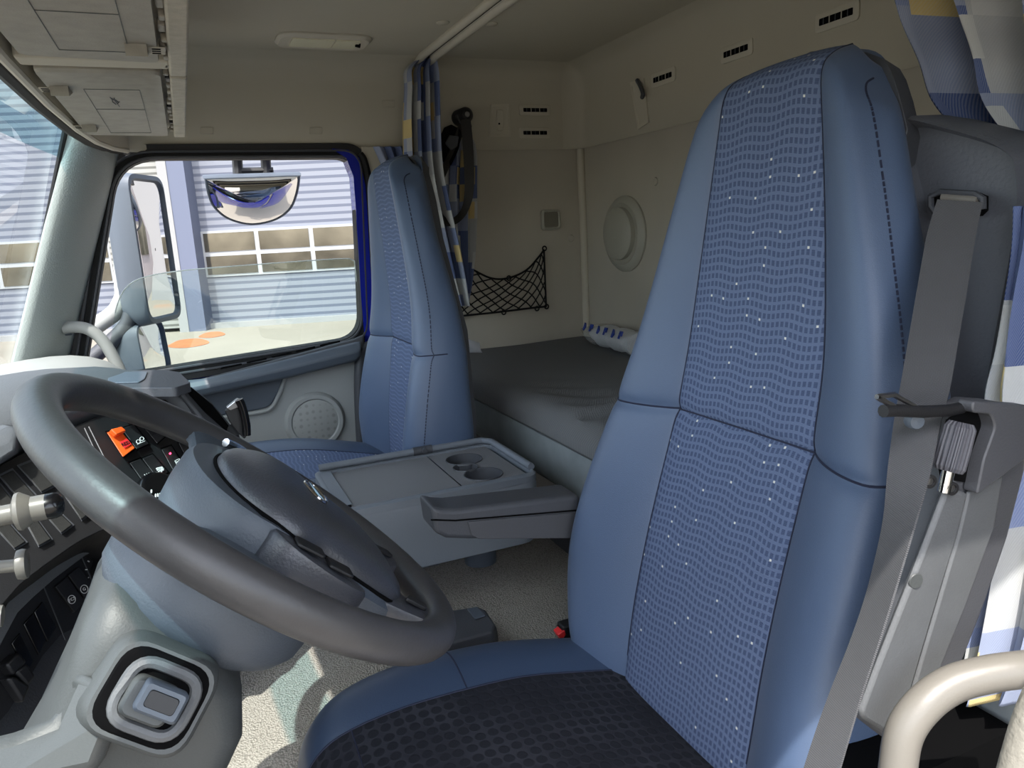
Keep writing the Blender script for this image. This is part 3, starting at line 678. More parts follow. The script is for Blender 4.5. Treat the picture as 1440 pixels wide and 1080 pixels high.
drv, QD = make_seat(0, .676, 'blue driver seat with a black honeycomb cushion cover and integrated belt, nearest the open door', True, False)
pas, QP = make_seat(-.147, 1.678, 'blue passenger seat with plain fabric cushion standing beside the far door', False, True, .08, .16)

# driver armrest, folded down on the inner side
m = M(); AY = .932
top0 = pxp([(606, 712), (622, 716), (640, 717), (816, 696), (822, 757), (660, 759), (628, 758), (612, 750)], 'y', AY)
m.prism(top0, (0, .062, 0)); arm = m.build('armrest', 'dgrey', drv, bevel=.007, seg=3)
m = M(); m.prism(pxp([(657, 733), (818, 719), (820, 756), (672, 757), (662, 752)], 'y', AY-.0005), (0, -.003, 0)); m.build('armrest_insert', 'towerd', arm, bevel=.001)
m = M(); m.tube(pxp([(606, 731), (640, 732), (818, 717)], 'y', AY-.0005), .0012, 5); m.build('armrest_seam', 'void', arm)
# belt housing on the shoulder
hx = .675
ho = [P(x, y, 'x', hx) for x, y in [(1262, 186), (1268, 172), (1284, 166), (1320, 174), (1378, 190), (1418, 208), (1437, 232), (1438, 300), (1425, 380), (1408, 470), (1392, 560), (1376, 640), (1300, 640), (1292, 560), (1300, 440), (1294, 320)]]
m = M(); rows = []
hc = sum(ho, V((0, 0, 0)))/len(ho)
for d, s in ((.02, .93), (.006, .965), (0, .99), (.012, 1.02), (.05, 1.03), (.09, 1.0), (.11, .9)): rows.append([hc+(p-hc)*s+V((d-.008, 0, 0)) for p in crom(ho, 3, True)])
m.loft(rows); hous = m.build('belt_housing', 'housing', drv, subsurf=0)
slot = [P(x, y, 'x', hx-.003) for x, y in [(1307, 272), (1330, 268), (1372, 271), (1384, 276), (1384, 296), (1376, 304), (1318, 300), (1310, 290)]]
m = M(); m.prism(slot, (.006, 0, 0)); m.build('slot', 'void', hous, bevel=.0)
m = M(); m.tube([P(x, y, 'x', hx-.006) for x, y in [(1316, 300), (1309, 290), (1309, 276), (1322, 270), (1372, 273), (1382, 279), (1382, 294)]], .0032, 8); m.build('slot_rim', 'dgrey', hous)
m = M(); m.tube([P(1326, 277, 'x', hx-.006), P(1376, 281, 'x', hx-.006)], .004, 10); m.build('guide_roller', 'handle', hous)
# belt webbing
bl = [(1350, 283, 32, .462), (1338, 330, 34, .455), (1326, 400, 35, .44), (1314, 470, 35, .42), (1301, 545, 35, .395), (1291, 590, 33, .375), (1279, 660, 30, .355), (1266, 730, 23, .348), (1251, 790, 20, .346), (1234, 850, 19, .345), (1214, 910, 20, .343), (1192, 970, 22, .342), (1172, 1030, 24, .341), (1152, 1095, 25, .34)]
rb = []
for x, y, w, yy_ in bl: rb.append((P(x-w, y-2, 'y', yy_+.014), P(x+w, y+2, 'y', yy_-.014)))
lft = crom([a for a, b in rb], 4); rgt = crom([b for a, b in rb], 4)
m = M(); m.ribbon(list(zip(lft, rgt)), .0016); belt = m.build('seat_belt', 'web', drv, angle=60)
# tongue
m = M(); tq = lambda l, v: pxp(l, 'y', v)
m.tube(tq([(1242, 578), (1262, 577), (1300, 579), (1335, 577), (1352, 573)], .352), .0045, 10); m.build('tongue_grip', 'black', belt)
m = M(); pl = tq([(1231, 557), (1258, 554), (1285, 571), (1299, 575), (1299, 579), (1278, 576), (1260, 570), (1256, 571)], .352); m.prism(pl[:3]+pl[3:6]+[pl[6], pl[7]], (0, .002, 0))
m = M(); m.tube(tq([(1233, 558), (1257, 555), (1290, 573), (1262, 574), (1233, 558)], .352), .0020, 6, sx=1.0); m.build('tongue_plate', 'steel', belt)
m = M(); m.revolve([(0, .004), (.005, .0035), (.0065, .001), (.0065, -.004)], P(1287, 592, 'y', .363), V((-.4, -.9, 0)), 16); m.build('belt_stop_button', 'slate', belt)
# recliner side tower beside the driver seat
TY = .365
tw = tq([(1346, 566), (1362, 557), (1398, 560), (1424, 570), (1431, 588), (1430, 640), (1404, 742), (1372, 836), (1338, 924), (1314, 986), (1290, 1022), (1262, 1040), (1240, 1040), (1204, 1012), (1197, 996), (1218, 940), (1268, 806), (1316, 672)], TY)
m = M(); tc = sum(tw, V((0, 0, 0)))/len(tw)
rows = []
for d, s in ((-.012, .90), (-.006, .96), (0, .985), (.012, .985), (.016, .95)): rows.append([tc+(p-tc)*(1+(s-1)*1.0)+V((0, d, 0)) for p in tw])
m.loft(rows); tow = m.build('recliner_tower', 'towerd', drv, bevel=.004)
m = M(); m.prism(tq([(1322, 684), (1352, 690), (1338, 748), (1300, 872), (1262, 1002), (1246, 1030), (1206, 1006), (1202, 996), (1224, 936), (1276, 804)], TY-.0125), (0, -.006, 0)); m.build('front_cover', 'towerg', tow, bevel=.004)
m = M(); m.prism(tq([(1356, 690), (1392, 668), (1404, 668), (1392, 740), (1352, 850), (1312, 948), (1284, 1010), (1258, 1030), (1252, 1026), (1268, 1000), (1306, 872), (1342, 750)], TY-.0125), (0, -.004, 0)); m.build('side_cover', 'towerg', tow, bevel=.003)
m = M(); m.prism(tq([(1316, 640), (1330, 590), (1348, 578), (1380, 580), (1378, 610), (1366, 680), (1322, 672)], TY-.0125), (0, -.001, 0)); m.build('knob_recess', 'void', tow)
m = M(); m.prism(rpoly(tq([(1346, 560), (1426, 566), (1430, 600), (1426, 636), (1352, 690), (1362, 640), (1378, 596), (1372, 578), (1346, 576)], TY-.012), .004), (0, -.012, 0)); m.build('tower_cap', 'towerd', tow, bevel=.004)
m = M(); a, b = P(1333, 662, 'y', TY-.02), P(1352, 594, 'y', TY-.02); m.tube([a, a.lerp(b, .08), a.lerp(b, .5), a.lerp(b, .9), b], [.0095, .0108, .0108, .0104, .008], 72)
for i, p in enumerate(m.v):
    k = i % 72
    if k % 4 >= 2: ax_ = a+(b-a)*((p-a).dot(b-a)/(b-a).length_squared); m.v[i] = ax_+(p-ax_)*.90
m.build('adjuster_knob', plain('ribbed grey knob', (66, 66, 72), .5), tow, smooth=False)
m = M(); m.tube([P(1327, 692, 'y', TY-.018), P(1334, 660, 'y', TY-.018)], .0045, 14); m.build('knob_shaft', 'chrome', tow)
for x, y in ((1305, 676), (1336, 686)):
    m = M(); c0 = P(x, y, 'y', TY-.02); m.revolve([(.0, .001), (.003, .001), (.003, .003), (.0050, .0028), (.0050, -.004)], c0, V((-.2, -1, 0)), 18); sc = m.build('screw', 'black', tow)
    m = M(); m.revolve([(.0, .0022), (.0028, .002), (.0028, 0)], c0, V((-.2, -1, 0)), 12); m.build('screw_head', 'steel', sc)
m = M(); c0 = P(1288, 817, 'y', TY-.0188); m.revolve([(0, .0006), (.0055, .0006), (.006, 0)], c0, V((-.2, -1, 0)), 18); m.build('plug', 'column', tow)
# buckle at the inner rear corner of the cushion
m = M(); a = P(799, 890, 'y', .957); m.obox(a, X3, Y3, Z3, (.03, .022, .04)); m.build('buckle', 'black', drv, bevel=.004)
m = M(); a = P(788, 889, 'y', .955); m.obox(a, V((.9, 0, .4)).normalized(), Y3, V((-.4, 0, .9)).normalized(), (.014, .018, .012)); o = m.build('buckle_button', 'red', drv, bevel=.002); o['label'] = 'red buckle release button'

# ================================================================== STEERING
A40 = math.radians(40); WC = V((.032, .693, -.243)); E1 = V((0, 1, 0)); E2 = V((-math.cos(A40), 0, math.sin(A40))); EN = V((math.sin(A40), 0, math.cos(A40)))
WP = lambda a, b, h=0: WC+E1*a+E2*b+EN*h
wheel = thing('steering_wheel_unit', WC, 'worn black four-spoke steering wheel with charcoal airbag cover in front of the driver seat', 'steering wheel')
m = M(); m.tube([WP(.2*math.cos(t), .2*math.sin(t)) for t in [i*2*math.pi/96 for i in range(96)]], .0172, 20, closed=True); m.build('rim', 'rim', wheel)
def spoke(pts, w, th, name, mt_='hubp'):
    m = M(); rows = []
    for i, ((a, b, h), ww, tt) in enumerate(zip(pts, w, th)):
        p = pts[max(0, i-1)]; q = pts[min(len(pts)-1, i+1)]; t = V((q[0]-p[0], q[1]-p[1], 0)).normalized(); nx = V((-t.y, t.x, 0)); row = []
        for k in range(14):
            an = 2*math.pi*k/14; c, s = math.cos(an), math.sin(an)
            cc = abs(c)**.6*(1 if c > 0 else -1); ss = abs(s)**.6*(1 if s > 0 else -1)
            row.append(WP(a+nx.x*ww*cc, b+nx.y*ww*cc, h+tt*ss))
        rows.append(row)
    m.loft(rows); return m.build(name, mt_, wheel)
for sg in (1, -1):
    spoke([(sg*.02, .002, -.032), (sg*.10, .012, -.020), (sg*.145, .026, -.010), (sg*.178, .036, -.003), (sg*.198, .042, 0)], [.055, .048, .034, .030, .042], [.016, .014, .010, .010, .010], 'spoke')
    spoke([(sg*.03, -.06, -.015), (sg*.045, -.11, -.010), (sg*.062, -.15, -.005), (sg*.075, -.176, -.001), (sg*.085, -.190, 0)], [.04, .03, .024, .020, .026], [.014, .011, .009, .009, .010], 'spoke', 'hubcover')
# hub shell under the cover
HO = [(-.104, .020), (-.085, .052), (-.05, .074), (0, .082), (.05, .074), (.085, .052), (.104, .020), (.104, -.03), (.094, -.085), (.078, -.135), (.05, -.158), (0, -.164), (-.05, -.158), (-.078, -.135), (-.094, -.085), (-.104, -.03)]
CO = [(-.097, -.012), (-.078, .026), (-.045, .048), (0, .056), (.045, .048), (.078, .026), (.097, -.012), (.086, -.04), (.084, -.085), (.072, -.132), (.045, -.150), (0, -.155), (-.045, -.150), (-.072, -.132), (-.084, -.085), (-.086, -.04)]
hubo = crom([V((a, b, 0)) for a, b in HO], 4, True); co = crom([V((a, b, 0)) for a, b in CO], 4, True)
hs = lambda b: max(-.020, min(.020, .012+.15*(b+.05)))     # cover falls away towards the driver's lap
m = M(); m.loft([[WP(p.x*s, p.y*s, d+hs(p.y)*k) for p in hubo] for s, d, k in ((.80, -.034, 0), (.97, -.030, 0), (1.0, -.018, .4), (1.0, -.006, .9), (.95, .0, 1), (.9, .0, 1))]); m.build('hub_shell', 'hubp', wheel)
m = M(); rows = []
for s_, d in ((1.0, -.014), (1.0, .000), (.985, .007), (.94, .012), (.8, .0185), (.6, .023), (.35, .0255), (.12, .0265)):
    rows.append([WP(p.x*s_, p.y*s_-(1-s_)*.04, d+hs(p.y*s_-(1-s_)*.04)) for p in co])
m.loft(rows); cov = m.build('airbag_cover', 'hubcover', wheel); cov['label'] = 'charcoal airbag cover'
m = M(); m.tube([WP(p.x*1.012, p.y*1.012, .000+hs(p.y)) for p in co], .0020, 6, closed=True); m.build('cover_gap', 'void', wheel)
hcov = lambda a, b: hs(b)+.0262
m = M(); m.tube(crom([WP(a, b, hs(b)+h+.0006) for a, b, h in ((.078, -.02, .0115), (.062, -.065, .0165), (.035, -.098, .0175), (0, -.106, .0180), (-.035, -.098, .0175), (-.062, -.065, .0165), (-.078, -.02, .0115))], 5), .0008, 5); m.build('cover_crease', 'hubp', cov)
# oval badge
em = WP(.0, -.036, hcov(0, -.036)+.0006); ez = (EN+E2*-.16).normalized(); ey = (E2+EN*.16).normalized()
m = M(); m.tube([em+E1*.023*math.cos(t)+ey*.0125*math.sin(t) for t in [i*2*math.pi/40 for i in range(40)]], .0018, 8, closed=True); m.tube([em-E1*.018-ey*.006+ez*.0005, em+E1*.018+ey*.006+ez*.0005], .0016, 6); bd = m.build('badge', 'chrome', wheel)
m = M(); m.poly([em+E1*.022*math.cos(t)+ey*.0115*math.sin(t) for t in [i*2*math.pi/40 for i in range(40)]]); m.build('badge_field', 'steel', bd)
# thumb button pods either side of the hub
for sg in (1, -1):
    m = M(); pd = crom([WP(sg*a, b, -.002+hs(b)*.8) for a, b in ((.100, .008), (.124, -.004), (.131, -.04), (.123, -.078), (.104, -.086), (.095, -.04))], 4, True); pc = sum(pd, V((0, 0, 0)))/len(pd)
    m.loft([[pc+(p-pc)*s+EN*d for p in pd] for s, d in ((1, -.02), (1, .002), (.95, .005), (.8, .006))]); pod = m.build('button_pod', 'hubcover', wheel)
    for b0_, b1_ in ((-.010, -.036), (-.042, -.066)):
        m = M(); q = [WP(sg*(.102 if k in (0, 3) else .122), b0_ if k < 2 else b1_, .006+hs((b0_+b1_)/2)*.8) for k in range(4)]; m.prism(rpoly(q, .004), EN*.003); m.build('button', 'black', pod, bevel=.001)
    m = M(); q = [WP(sg*a, b, .006) for a, b in ((.058, -.150), (.072, -.142), (.074, -.166), (.062, -.170))]; m.prism(rpoly(q, .003), EN*.004); m.build('spoke_plug', 'black', wheel, bevel=.001)
m = M(); m.tube(crom([WP(.103, .008, .020), WP(.097, .026, .024), (WP(.082, .045, .026))], 4), .0045, 8); m.build('horn_insert', 'chrome', wheel)

# ------------------------------------------------------------------ column
colm = thing('steering_shroud', WP(0, 0, -.3), 'grey steering column shroud with ignition lock below the steering wheel', 'steering column')
CP = lambda a, b, t: WP(a, b, -t)
m = M(); prof = [(.084, .036), (.092, .045), (.097, .07), (.095, .09), (.086, .104), (.072, .114), (.05, .12)]
rows = []
for r, t in prof: rows.append([CP(r*.98*math.cos(k*math.pi/20)-.006, r*1.02*math.sin(k*math.pi/20)-.004, t) for k in range(40)])
m.loft(rows); m.build('upper_bell', 'hubp', colm)
def srow(t, a0, a1, b0_, b1_, r): return [CP(p.x, p.y, t) for p in rpoly([V((a0, b0_, 0)), V((a1, b0_, 0)), V((a1, b1_, 0)), V((a0, b1_, 0))], r, 5)]
m = M(); m.loft([srow(.080, -.05, .06, .03, .066, .02), srow(.088, -.078, .085, .01, .078, .03), srow(.10, -.092, .096, -.02, .084, .04), srow(.125, -.101, .102, -.06, .082, .04), srow(.155, -.104, .104, -.080, .074, .04), srow(.20, -.103, .103, -.088, .064, .04), srow(.26, -.098, .098, -.088, .054, .04), srow(.32, -.092, .092, -.084, .05, .04), srow(.40, -.086, .086, -.08, .04, .04), srow(.55, -.08, .08, -.07, .04, .04)]); m.build('lower_shroud', 'column', colm)
# ignition lock on the near side of the shroud
il = P(214, 978, 'y', .567); iu = V((1, 0, 0)); 
ixn = V((.12, -.92, .36)).normalized(); ix = (E2*-1); ix = (ix-ixn*ix.dot(ixn)).normalized(); iy = ixn.cross(ix)
def irr(w, h, r, d, ox=0, oy=0): return rrect(il+ixn*d+ix*ox+iy*oy, ix, iy, w, h, r)
m = M(); m.loft([irr(.088, .080, .024, -.03), irr(.080, .072, .022, .006), irr(.074, .066, .02, .010)]); esc = m.build('lock_surround', 'column', colm)
m = M(); m.loft([irr(.070, .062, .02, .0095), irr(.066, .058, .02, .0115)]); m.build('lock_recess', 'void', esc)
m = M(); m.tube(rpoly([V(p) for p in irr(.05, .044, .016, .013, .002, .0)][::1], .0, 1), .0045, 8, closed=True); m.build('lock_ring', 'towerg', esc)
m = M(); m.loft([irr(.036, .030, .008, .012, -.002, -.002), irr(.034, .028, .008, .024, -.002, -.002), irr(.030, .024, .006, .027, -.002, -.002)]); lk = m.build('lock_barrel', 'column', esc)
m = M(); m.loft([irr(.032, .022, .004, .022, .004, .002), irr(.032, .022, .004, .036, .004, .002), irr(.028, .018, .003, .039, .004, .002)]); m.build('key_head', 'slate', lk)
m = M(); m.loft([irr(.022, .012, .003, .0392, .004, .002), irr(.021, .011, .003, .0402, .004, .002)]); m.build('key_inlay', 'blue' if False else 'black', lk)
# knee panel sweeping towards the door
m = M(); kp = lambda l, y: pxp(l, 'y', y)
m.loft([kp([(-60, 1050), (20, 1030), (70, 1012), (96, 985), (104, 940)], .60)+kp([(150, 960), (170, 1010), (140, 1085), (0, 1120), (-60, 1130)], .56), kp([(-60, 1050), (20, 1030), (70, 1012), (96, 985), (104, 940)], .68)+kp([(150, 960), (170, 1010), (140, 1085), (0, 1120), (-60, 1130)], .68)]); m.build('knee_panel', 'column', colm, bevel=.01)
# stalks
def stalk(px, yv, r, collar, tip, name):
    pts = [P(x, y, 'y', yv) for x, y in px]; m = M(); m.tube(pts, r, 14); st = m.build(name, 'offwhite', dash); return pts, st

# ================================================================== DASHBOARD
dash = thing('dashboard', (-.3, 1.2, -.6), 'grey and black wrap-around dashboard with rocker switches ahead of the steering wheel', 'dashboard')
PO = P(170, 620, 'y', 1.06); PR = V((.7071, .7071, 0)); PDn = V((.47, -.40, -.79)); PDn = (PDn-PR*PDn.dot(PR)).normalized(); PN = PDn.cross(PR).normalized(); PN = PN if PN.dot(PO) < 0 else -PN
DP = lambda x, y, h=0: PP(x, y, PO+PN*h, PN)
BK = V((-.14, .10, -.03))
def dpl(name, px, h, depth, mat, parent=None, bevel=.002, r=.004):
    m = M(); pts = rpoly([DP(x, y, h) for x, y in px], r, 3); m.prism(pts, -PN*depth); return m.build(name, mat, parent or dash, bevel=bevel)
dpl('switch_panel', [(-70, 700), (-10, 660), (60, 622), (112, 596), (170, 572), (236, 560), (292, 592), (330, 640), (300, 700), (250, 730), (196, 764), (150, 742), (110, 762), (70, 790), (30, 820), (-10, 866), (-70, 940)], 0, .10, 'black', r=.01)
# hood above the panel: grey visor wrapping from the cluster to the centre stack
m = M(); fr = [(-70, 640), (0, 598), (60, 574), (120, 556), (180, 545), (240, 541), (275, 560), (310, 598), (345, 640)]; lo = [(-70, 706), (0, 655), (60, 622), (112, 596), (170, 572), (232, 562), (262, 578), (296, 606), (330, 655)]
F0 = [DP(x, y, .012) for x, y in lo]; F1 = [DP(x, y, .020) for x, y in fr]
TP = [p+V((-.09, .075, .030)) for p in F1]; BKp = [p+V((-.22, .20, .0)) for p in F1]; BL = [p+V((-.16, .12, -.1)) for p in F0]
m.grid([BL, F0, F1, [p*.5+q*.5+V((0, 0, .010)) for p, q in zip(F1, TP)], TP, BKp, [p+V((0, 0, -.25)) for p in BKp]]); m.build('hood', 'hoodgrey', dash, subsurf=1, solid=.004)
# pale lid on top of the hood and the sun-lit cluster cowl
sz = -.170
m = M(); q = rpoly([P(x, y, 'z', sz) for x, y in [(150, 521), (232, 520), (252, 523), (268, 538), (246, 545), (150, 546)]], .006, 3); m.prism(q, (0, 0, -.012)); st_ = m.build('stack_top', 'dgrey', dash, bevel=.004)
m = M(); q = rpoly([P(x, y, 'z', sz) for x, y in [(152, 525), (208, 524), (204, 534), (196, 539), (152, 540)]], .006, 3); m.prism(q, (0, 0, .002)); m.build('anti_slip_pad', 'slate', st_, bevel=.0008)
m = M(); m.loft([[DP(x, y, .03) for x, y in ((-90, 650), (0, 612), (36, 596), (34, 640), (-90, 720))], [DP(x, y, .03)+V((-.16, .14, .03)) for x, y in ((-90, 650), (0, 612), (36, 596), (34, 640), (-90, 720))]]); m.build('cluster_cowl', 'hoodgrey', dash, bevel=.012)
# centre stack side flank with the dark slot
m = M(); fl = [DP(x, y, .022) for x, y in [(243, 541), (262, 538), (300, 566), (338, 612), (356, 650), (350, 690), (330, 655), (296, 606)]]; m.prism(fl, (-.05, .12, .0)); m.build('stack_flank', 'dgrey', dash, bevel=.006)
m = M(); fl = [DP(x, y, .0235) for x, y in [(258, 546), (268, 545), (298, 570), (326, 606), (322, 610), (288, 580)]]; m.prism(fl, PN*.0015); m.build('flank_slot', 'void', dash)
m = M(); sc = [DP(x, y, .0135) for x, y in [(196, 566), (232, 563), (258, 590), (250, 596), (226, 580), (190, 580)]]; m.prism(sc, PN*.002); m.build('display', 'gloss', dash)
m = M(); m.tube([DP(125, 600, .001), DP(166, 682, .001)], .0009, 5); m.build('panel_joint', 'towerd', dash); m = M(); m.tube([DP(119, 602, .001), DP(160, 690, .001)], .0009, 5); m.build('panel_joint', 'towerd', dash)
# rocker switches
RV = (DP(180, 616)-DP(160, 622)).normalized(); 
def rocker(name, tl, tr, br, bl_, mat='black', h0=.001, ht=.004, hb=.010, frame=True):
    q = [tl, tr, br, bl_]; cx_, cy_ = sum(a for a, b in q)/4, sum(b for a, b in q)/4
    par = dash
    if frame:
        m = M(); e = [(cx_+(a-cx_)*1.14, cy_+(b-cy_)*1.10) for a, b in q]; m.prism([DP(a, b, .0005) for a, b in e], PN*.0012); m.build('switch_frame', 'dgrey' if mat == 'sw' else 'void', dash, bevel=.0004)
    m = M(); base = [DP(a, b, h0) for a, b in q]; md_ = [tl, tr, ((tr[0]+br[0])/2, (tr[1]+br[1])/2), br, bl_, ((tl[0]+bl_[0])/2, (tl[1]+bl_[1])/2)]; hh = [hb*.7, hb*.7, ht, hb, hb, ht]
    b6 = [DP(a, b, h0) for a, b in md_]; t6 = [DP(a, b, k) for (a, b), k in zip(md_, hh)]
    m.add(b6+t6, [(6, 7, 8, 11), (11, 8, 9, 10)]+[(i, (i+1) % 6, 6+(i+1) % 6, 6+i) for i in range(6)]); return m.build(name, {'sw': 'swdust'}.get(mat, mat), dash, bevel=.0012)
MT['swdust'] = plain('dusty switch plastic', (30, 30, 29), .6, grain=700, gstr=.2, vary=.25, vscale=300)
sw1 = [((-27, 682), (-8, 671), (20, 706), (4, 716)), ((0, 670), (18, 661), (50, 697), (30, 706)), ((27, 656), (46, 648), (77, 682), (58, 692)), ((-12, 736), (6, 728), (36, 762), (20, 772)), ((36, 734), (50, 727), (72, 758), (54, 768)), ((62, 722), (78, 715), (102, 738), (86, 750)), ((88, 692), (104, 686), (128, 720), (114, 731))]
for q in sw1: rocker('blank_switch', *q, mat='sw', ht=.004, hb=.0065)
og = rocker('hazard_switch', (150, 608), (168, 604), (190, 630), (173, 643), 'orange', ht=.010, hb=.015); og['label'] = 'orange guarded switch'
m = M(); m.prism([DP(x, y, .012) for x, y in ((152, 608), (167, 604), (174, 610), (160, 616))], PN*.008); m.build('switch_tab', 'orange', og, bevel=.0015)
xd = DP(186, 622)-DP(172, 628); yd = DP(150, 608)-DP(173, 643)
m = M(); m.prism([DP(x, y, .0148) for x, y in ((168, 622), (178, 617), (185, 625), (175, 631))], PN*.0008); lp = m.build('legend_panel', 'red', og, bevel=.0003)
text('REZI', lp, 'black', DP(176.5, 624, .0160), xd, yd, .006)
rk = [rocker('rocker_switch', (171, 603), (188, 597), (209, 624), (192, 632)), rocker('rocker_switch', (203, 602), (220, 598), (234, 612), (221, 624)), rocker('rocker_switch', (182, 651), (198, 645), (222, 672), (206, 685)), rocker('rocker_switch', (200, 645), (215, 639), (236, 664), (222, 674)), rocker('rocker_switch', (227, 632), (241, 627), (259, 656), (246, 667)), rocker('rocker_switch', (251, 623), (264, 618), (282, 644), (268, 655))]
def icon(par, segs, h=.0125, r=.00045, mat='white'):
    m = M()
    for sgm in segs: m.tube([DP(x, y, h) for x, y in sgm], r, 5)
    return m.build('symbol', mat, par)
circ = lambda x, y, r, a0=0, a1=360: [(x+r*math.cos(math.radians(a)), y+r*.9*math.sin(math.radians(a))) for a in range(a0, a1+1, 30)]
icon(rk[0], [circ(194.5, 621, 2.8), circ(199.5, 617, 2.8), [(193, 625), (204, 620)]])
icon(rk[2], [[(203, 667), (205, 670), (207, 671)], [(206, 666), (208, 669), (210, 670)], [(209, 665), (211, 668), (213, 669)], [(206, 673.5), (215, 670)]])
icon(rk[3], [[(220, 659), (228, 657)], [(221, 661), (230, 659)], [(223, 663), (230, 661)], [(227, 664), (228, 657)]], r=.001)
icon(rk[4], [[(246, 648), (252, 645), (255, 651), (249, 654), (246, 648)], [(248, 649), (253, 652)], [(247.5, 651), (252, 647)]])
icon(rk[5], [circ(273, 638, 2.6), circ(273, 638, 1.2)])
k = NT('red warning lamp'); k.b.inputs['Base Color'].default_value = (.6, 0, .02, 1); k.b.inputs['Emission Color'].default_value = (1, .03, .08, 1); k.b.inputs['Emission Strength'].default_value = 4
m = M(); m.revolve([(0, .001), (.0012, .0005), (.0013, -.001)], DP(239.5, 637.5, .0105), PN, 12); m.build('warning_lamp', k.m, rk[4])
# rotary knob half hidden by the rim
kc_ = DP(222, 697, .004); m = M(); m.revolve([(.030, 0), (.030, .010), (.026, .014), (0, .015)], kc_, PN, 36); rot = m.build('light_switch', 'gloss', dash, bevel=.002)
for i, (x, y) in enumerate(((219, 697), (222, 696.5), (225, 696), (213, 691))):
    m = M(); m.tube([DP(x, y-2.2, .0195), DP(x, y+2.2, .0195)], .0009, 5); m.build('mark', 'white', rot)
# pale curved strip and the lower switch panel
LO = P(60, 830, 'y', .95); LN = V((.62, -.74, .30)).normalized(); LP = lambda x, y, h=0: PP(x, y, LO+LN*h, LN)
out_ = [(-50, 960), (0, 876), (14, 845), (30, 824), (58, 796), (93, 771), (130, 750), (175, 722)]; in_ = [(-50, 1000), (2, 900), (23, 861), (46, 838), (76, 812), (116, 782), (160, 757), (210, 735)]
m = M(); m.grid([[LP(x, y, -.02) for x, y in out_], [LP(x, y, .004) for x, y in out_], [LP(x, y, .008) for x, y in in_], [LP(x, y, -.02) for x, y in in_]]); m.build('trim_strip', 'towerg', dash, solid=.003)
m = M(); lw = [(-50, 1000), (2, 900), (23, 861), (46, 838), (76, 812), (116, 782), (160, 757), (215, 735), (240, 800), (180, 860), (120, 876), (86, 892), (60, 922), (40, 955), (12, 1000), (-40, 1060)]; m.prism([LP(x, y, 0) for x, y in lw], -LN*.05); m.build('lower_panel', 'black', dash)
m = M(); m.prism([LP(x, y, -.06) for x, y in [(-60, 1010), (60, 860), (220, 720), (330, 900), (200, 1100), (-60, 1100)]], -LN*.02); m.build('lower_liner', 'dgrey', dash)
def lrect(name, q, mat, h=.003, bevel=.001, parent=None, h0=.0):
    m = M(); m.prism([LP(x, y, h0) for x, y in q], LN*h); return m.build(name, mat, parent or dash, bevel=bevel)
for q in ([(31, 878), (45, 862), (64, 898), (53, 922)], [(46, 861), (58, 846), (78, 882), (65, 903)], [(14, 905), (26, 890), (46, 930), (36, 948)]): lrect('blank_plate', q, 'gloss')
ls = [lrect('rocker_switch', [(74, 826), (91, 811), (116, 846), (101, 862)], 'black', .006), lrect('rocker_switch', [(92, 810), (108, 797), (133, 830), (118, 845)], 'black', .006)]
for o, x, y, t in ((ls[0], 101, 843, 'TCS'), (ls[1], 118.5, 828.5, 'G')):
    m = M(); m.tube([LP(a, b, .0065) for a, b in [(x+5.2*math.cos(i*math.pi/10), y+5.8*math.sin(i*math.pi/10)) for i in range(20)]], .0004, 5, closed=True); sy_ = m.build('symbol', 'white', o)
    text(t, sy_, 'white', LP(x, y, .0066), LP(x+6, y-3)-LP(x, y), LP(x, y-6)-LP(x+3, y), .005)
m = M(); m.tube([LP(62, 826, .001), LP(92, 900, .001)], .0008, 5); m.build('panel_joint', 'towerd', dash); m = M(); m.tube([LP(115, 783, .001), LP(136, 832, .001)], .0008, 5); m.build('panel_joint', 'towerd', dash)
for cx_, cy_ in ((145, 800), (186, 768)):
    kc_ = LP(cx_, cy_, .001); m = M(); m.revolve([(.0155, 0), (.015, .010), (.013, .013), (0, .0135)], kc_, LN, 32); kn_ = m.build('heater_knob', 'black', dash, bevel=.001)
    ku = V((1, 0, 0)); ku = (ku-LN*ku.dot(LN)).normalized(); kv = LN.cross(ku)
    m = M(); m.obox(kc_+LN*.014, ku*.7+kv*.7, kv*.7-ku*.7, LN, (.004, .024, .006)); m.build('knob_grip', 'dgrey', kn_, bevel=.001)
    for i in range(11):
        a = math.radians(200-28*i); m = M(); d = ku*math.cos(a)+kv*math.sin(a); m.obox(kc_+d*.021+LN*.0005, d, LN.cross(d), LN, (.0025, .0012, .0006)); m.build('scale_mark', 'red' if i == 10 else 'white', kn_)
for q, t in (([(-6, 936), (14, 918), (26, 932), (6, 952)], 'sw'), ([(-4, 955), (8, 952), (30, 965), (20, 990)], 'black'), ([(8, 946), (26, 934), (38, 952), (26, 966)], 'black')): lrect('blind_switch', q, 'black', .02, .003)
# stalks
def stalk(px, yv, r, name, par=dash):
    pts = [P(x, y, 'y', yv) for x, y in px]; m = M(); m.tube(pts, r, 16); return pts, m.build(name, 'offwhite', par)
pts, st = stalk([(-90, 742), (-20, 730), (20, 722)], .70, [.0085, .0085, .0085], 'brake_lever')
d = (P(90, 708, 'y', .70)-P(20, 720, 'y', .70)).normalized()
m = M(); c0 = P(18, 721, 'y', .70); m.revolve([(.0085, 0), (.0155, .003), (.0162, .006), (.0125, .012), (.0108, .014)], c0, d, 24); m.build('lever_collar', 'offwhite', st)
m = M(); a, b = P(27, 719.5, 'y', .70), P(66, 712.5, 'y', .70); m.tube([a, b], .0108, 20); m.build('lever_grip', 'offwhite', st)
m = M(); e = P(91, 708, 'y', .70); m.tube([b, b.lerp(e, .45), b.lerp(e, .75), b.lerp(e, .93), e], [.0109, .0109, .0095, .0058, .001], 20); m.build('lever_tip', 'gloss', st)
pts, st = stalk([(-60, 803), (24, 795)], .72, .0055, 'stalk')
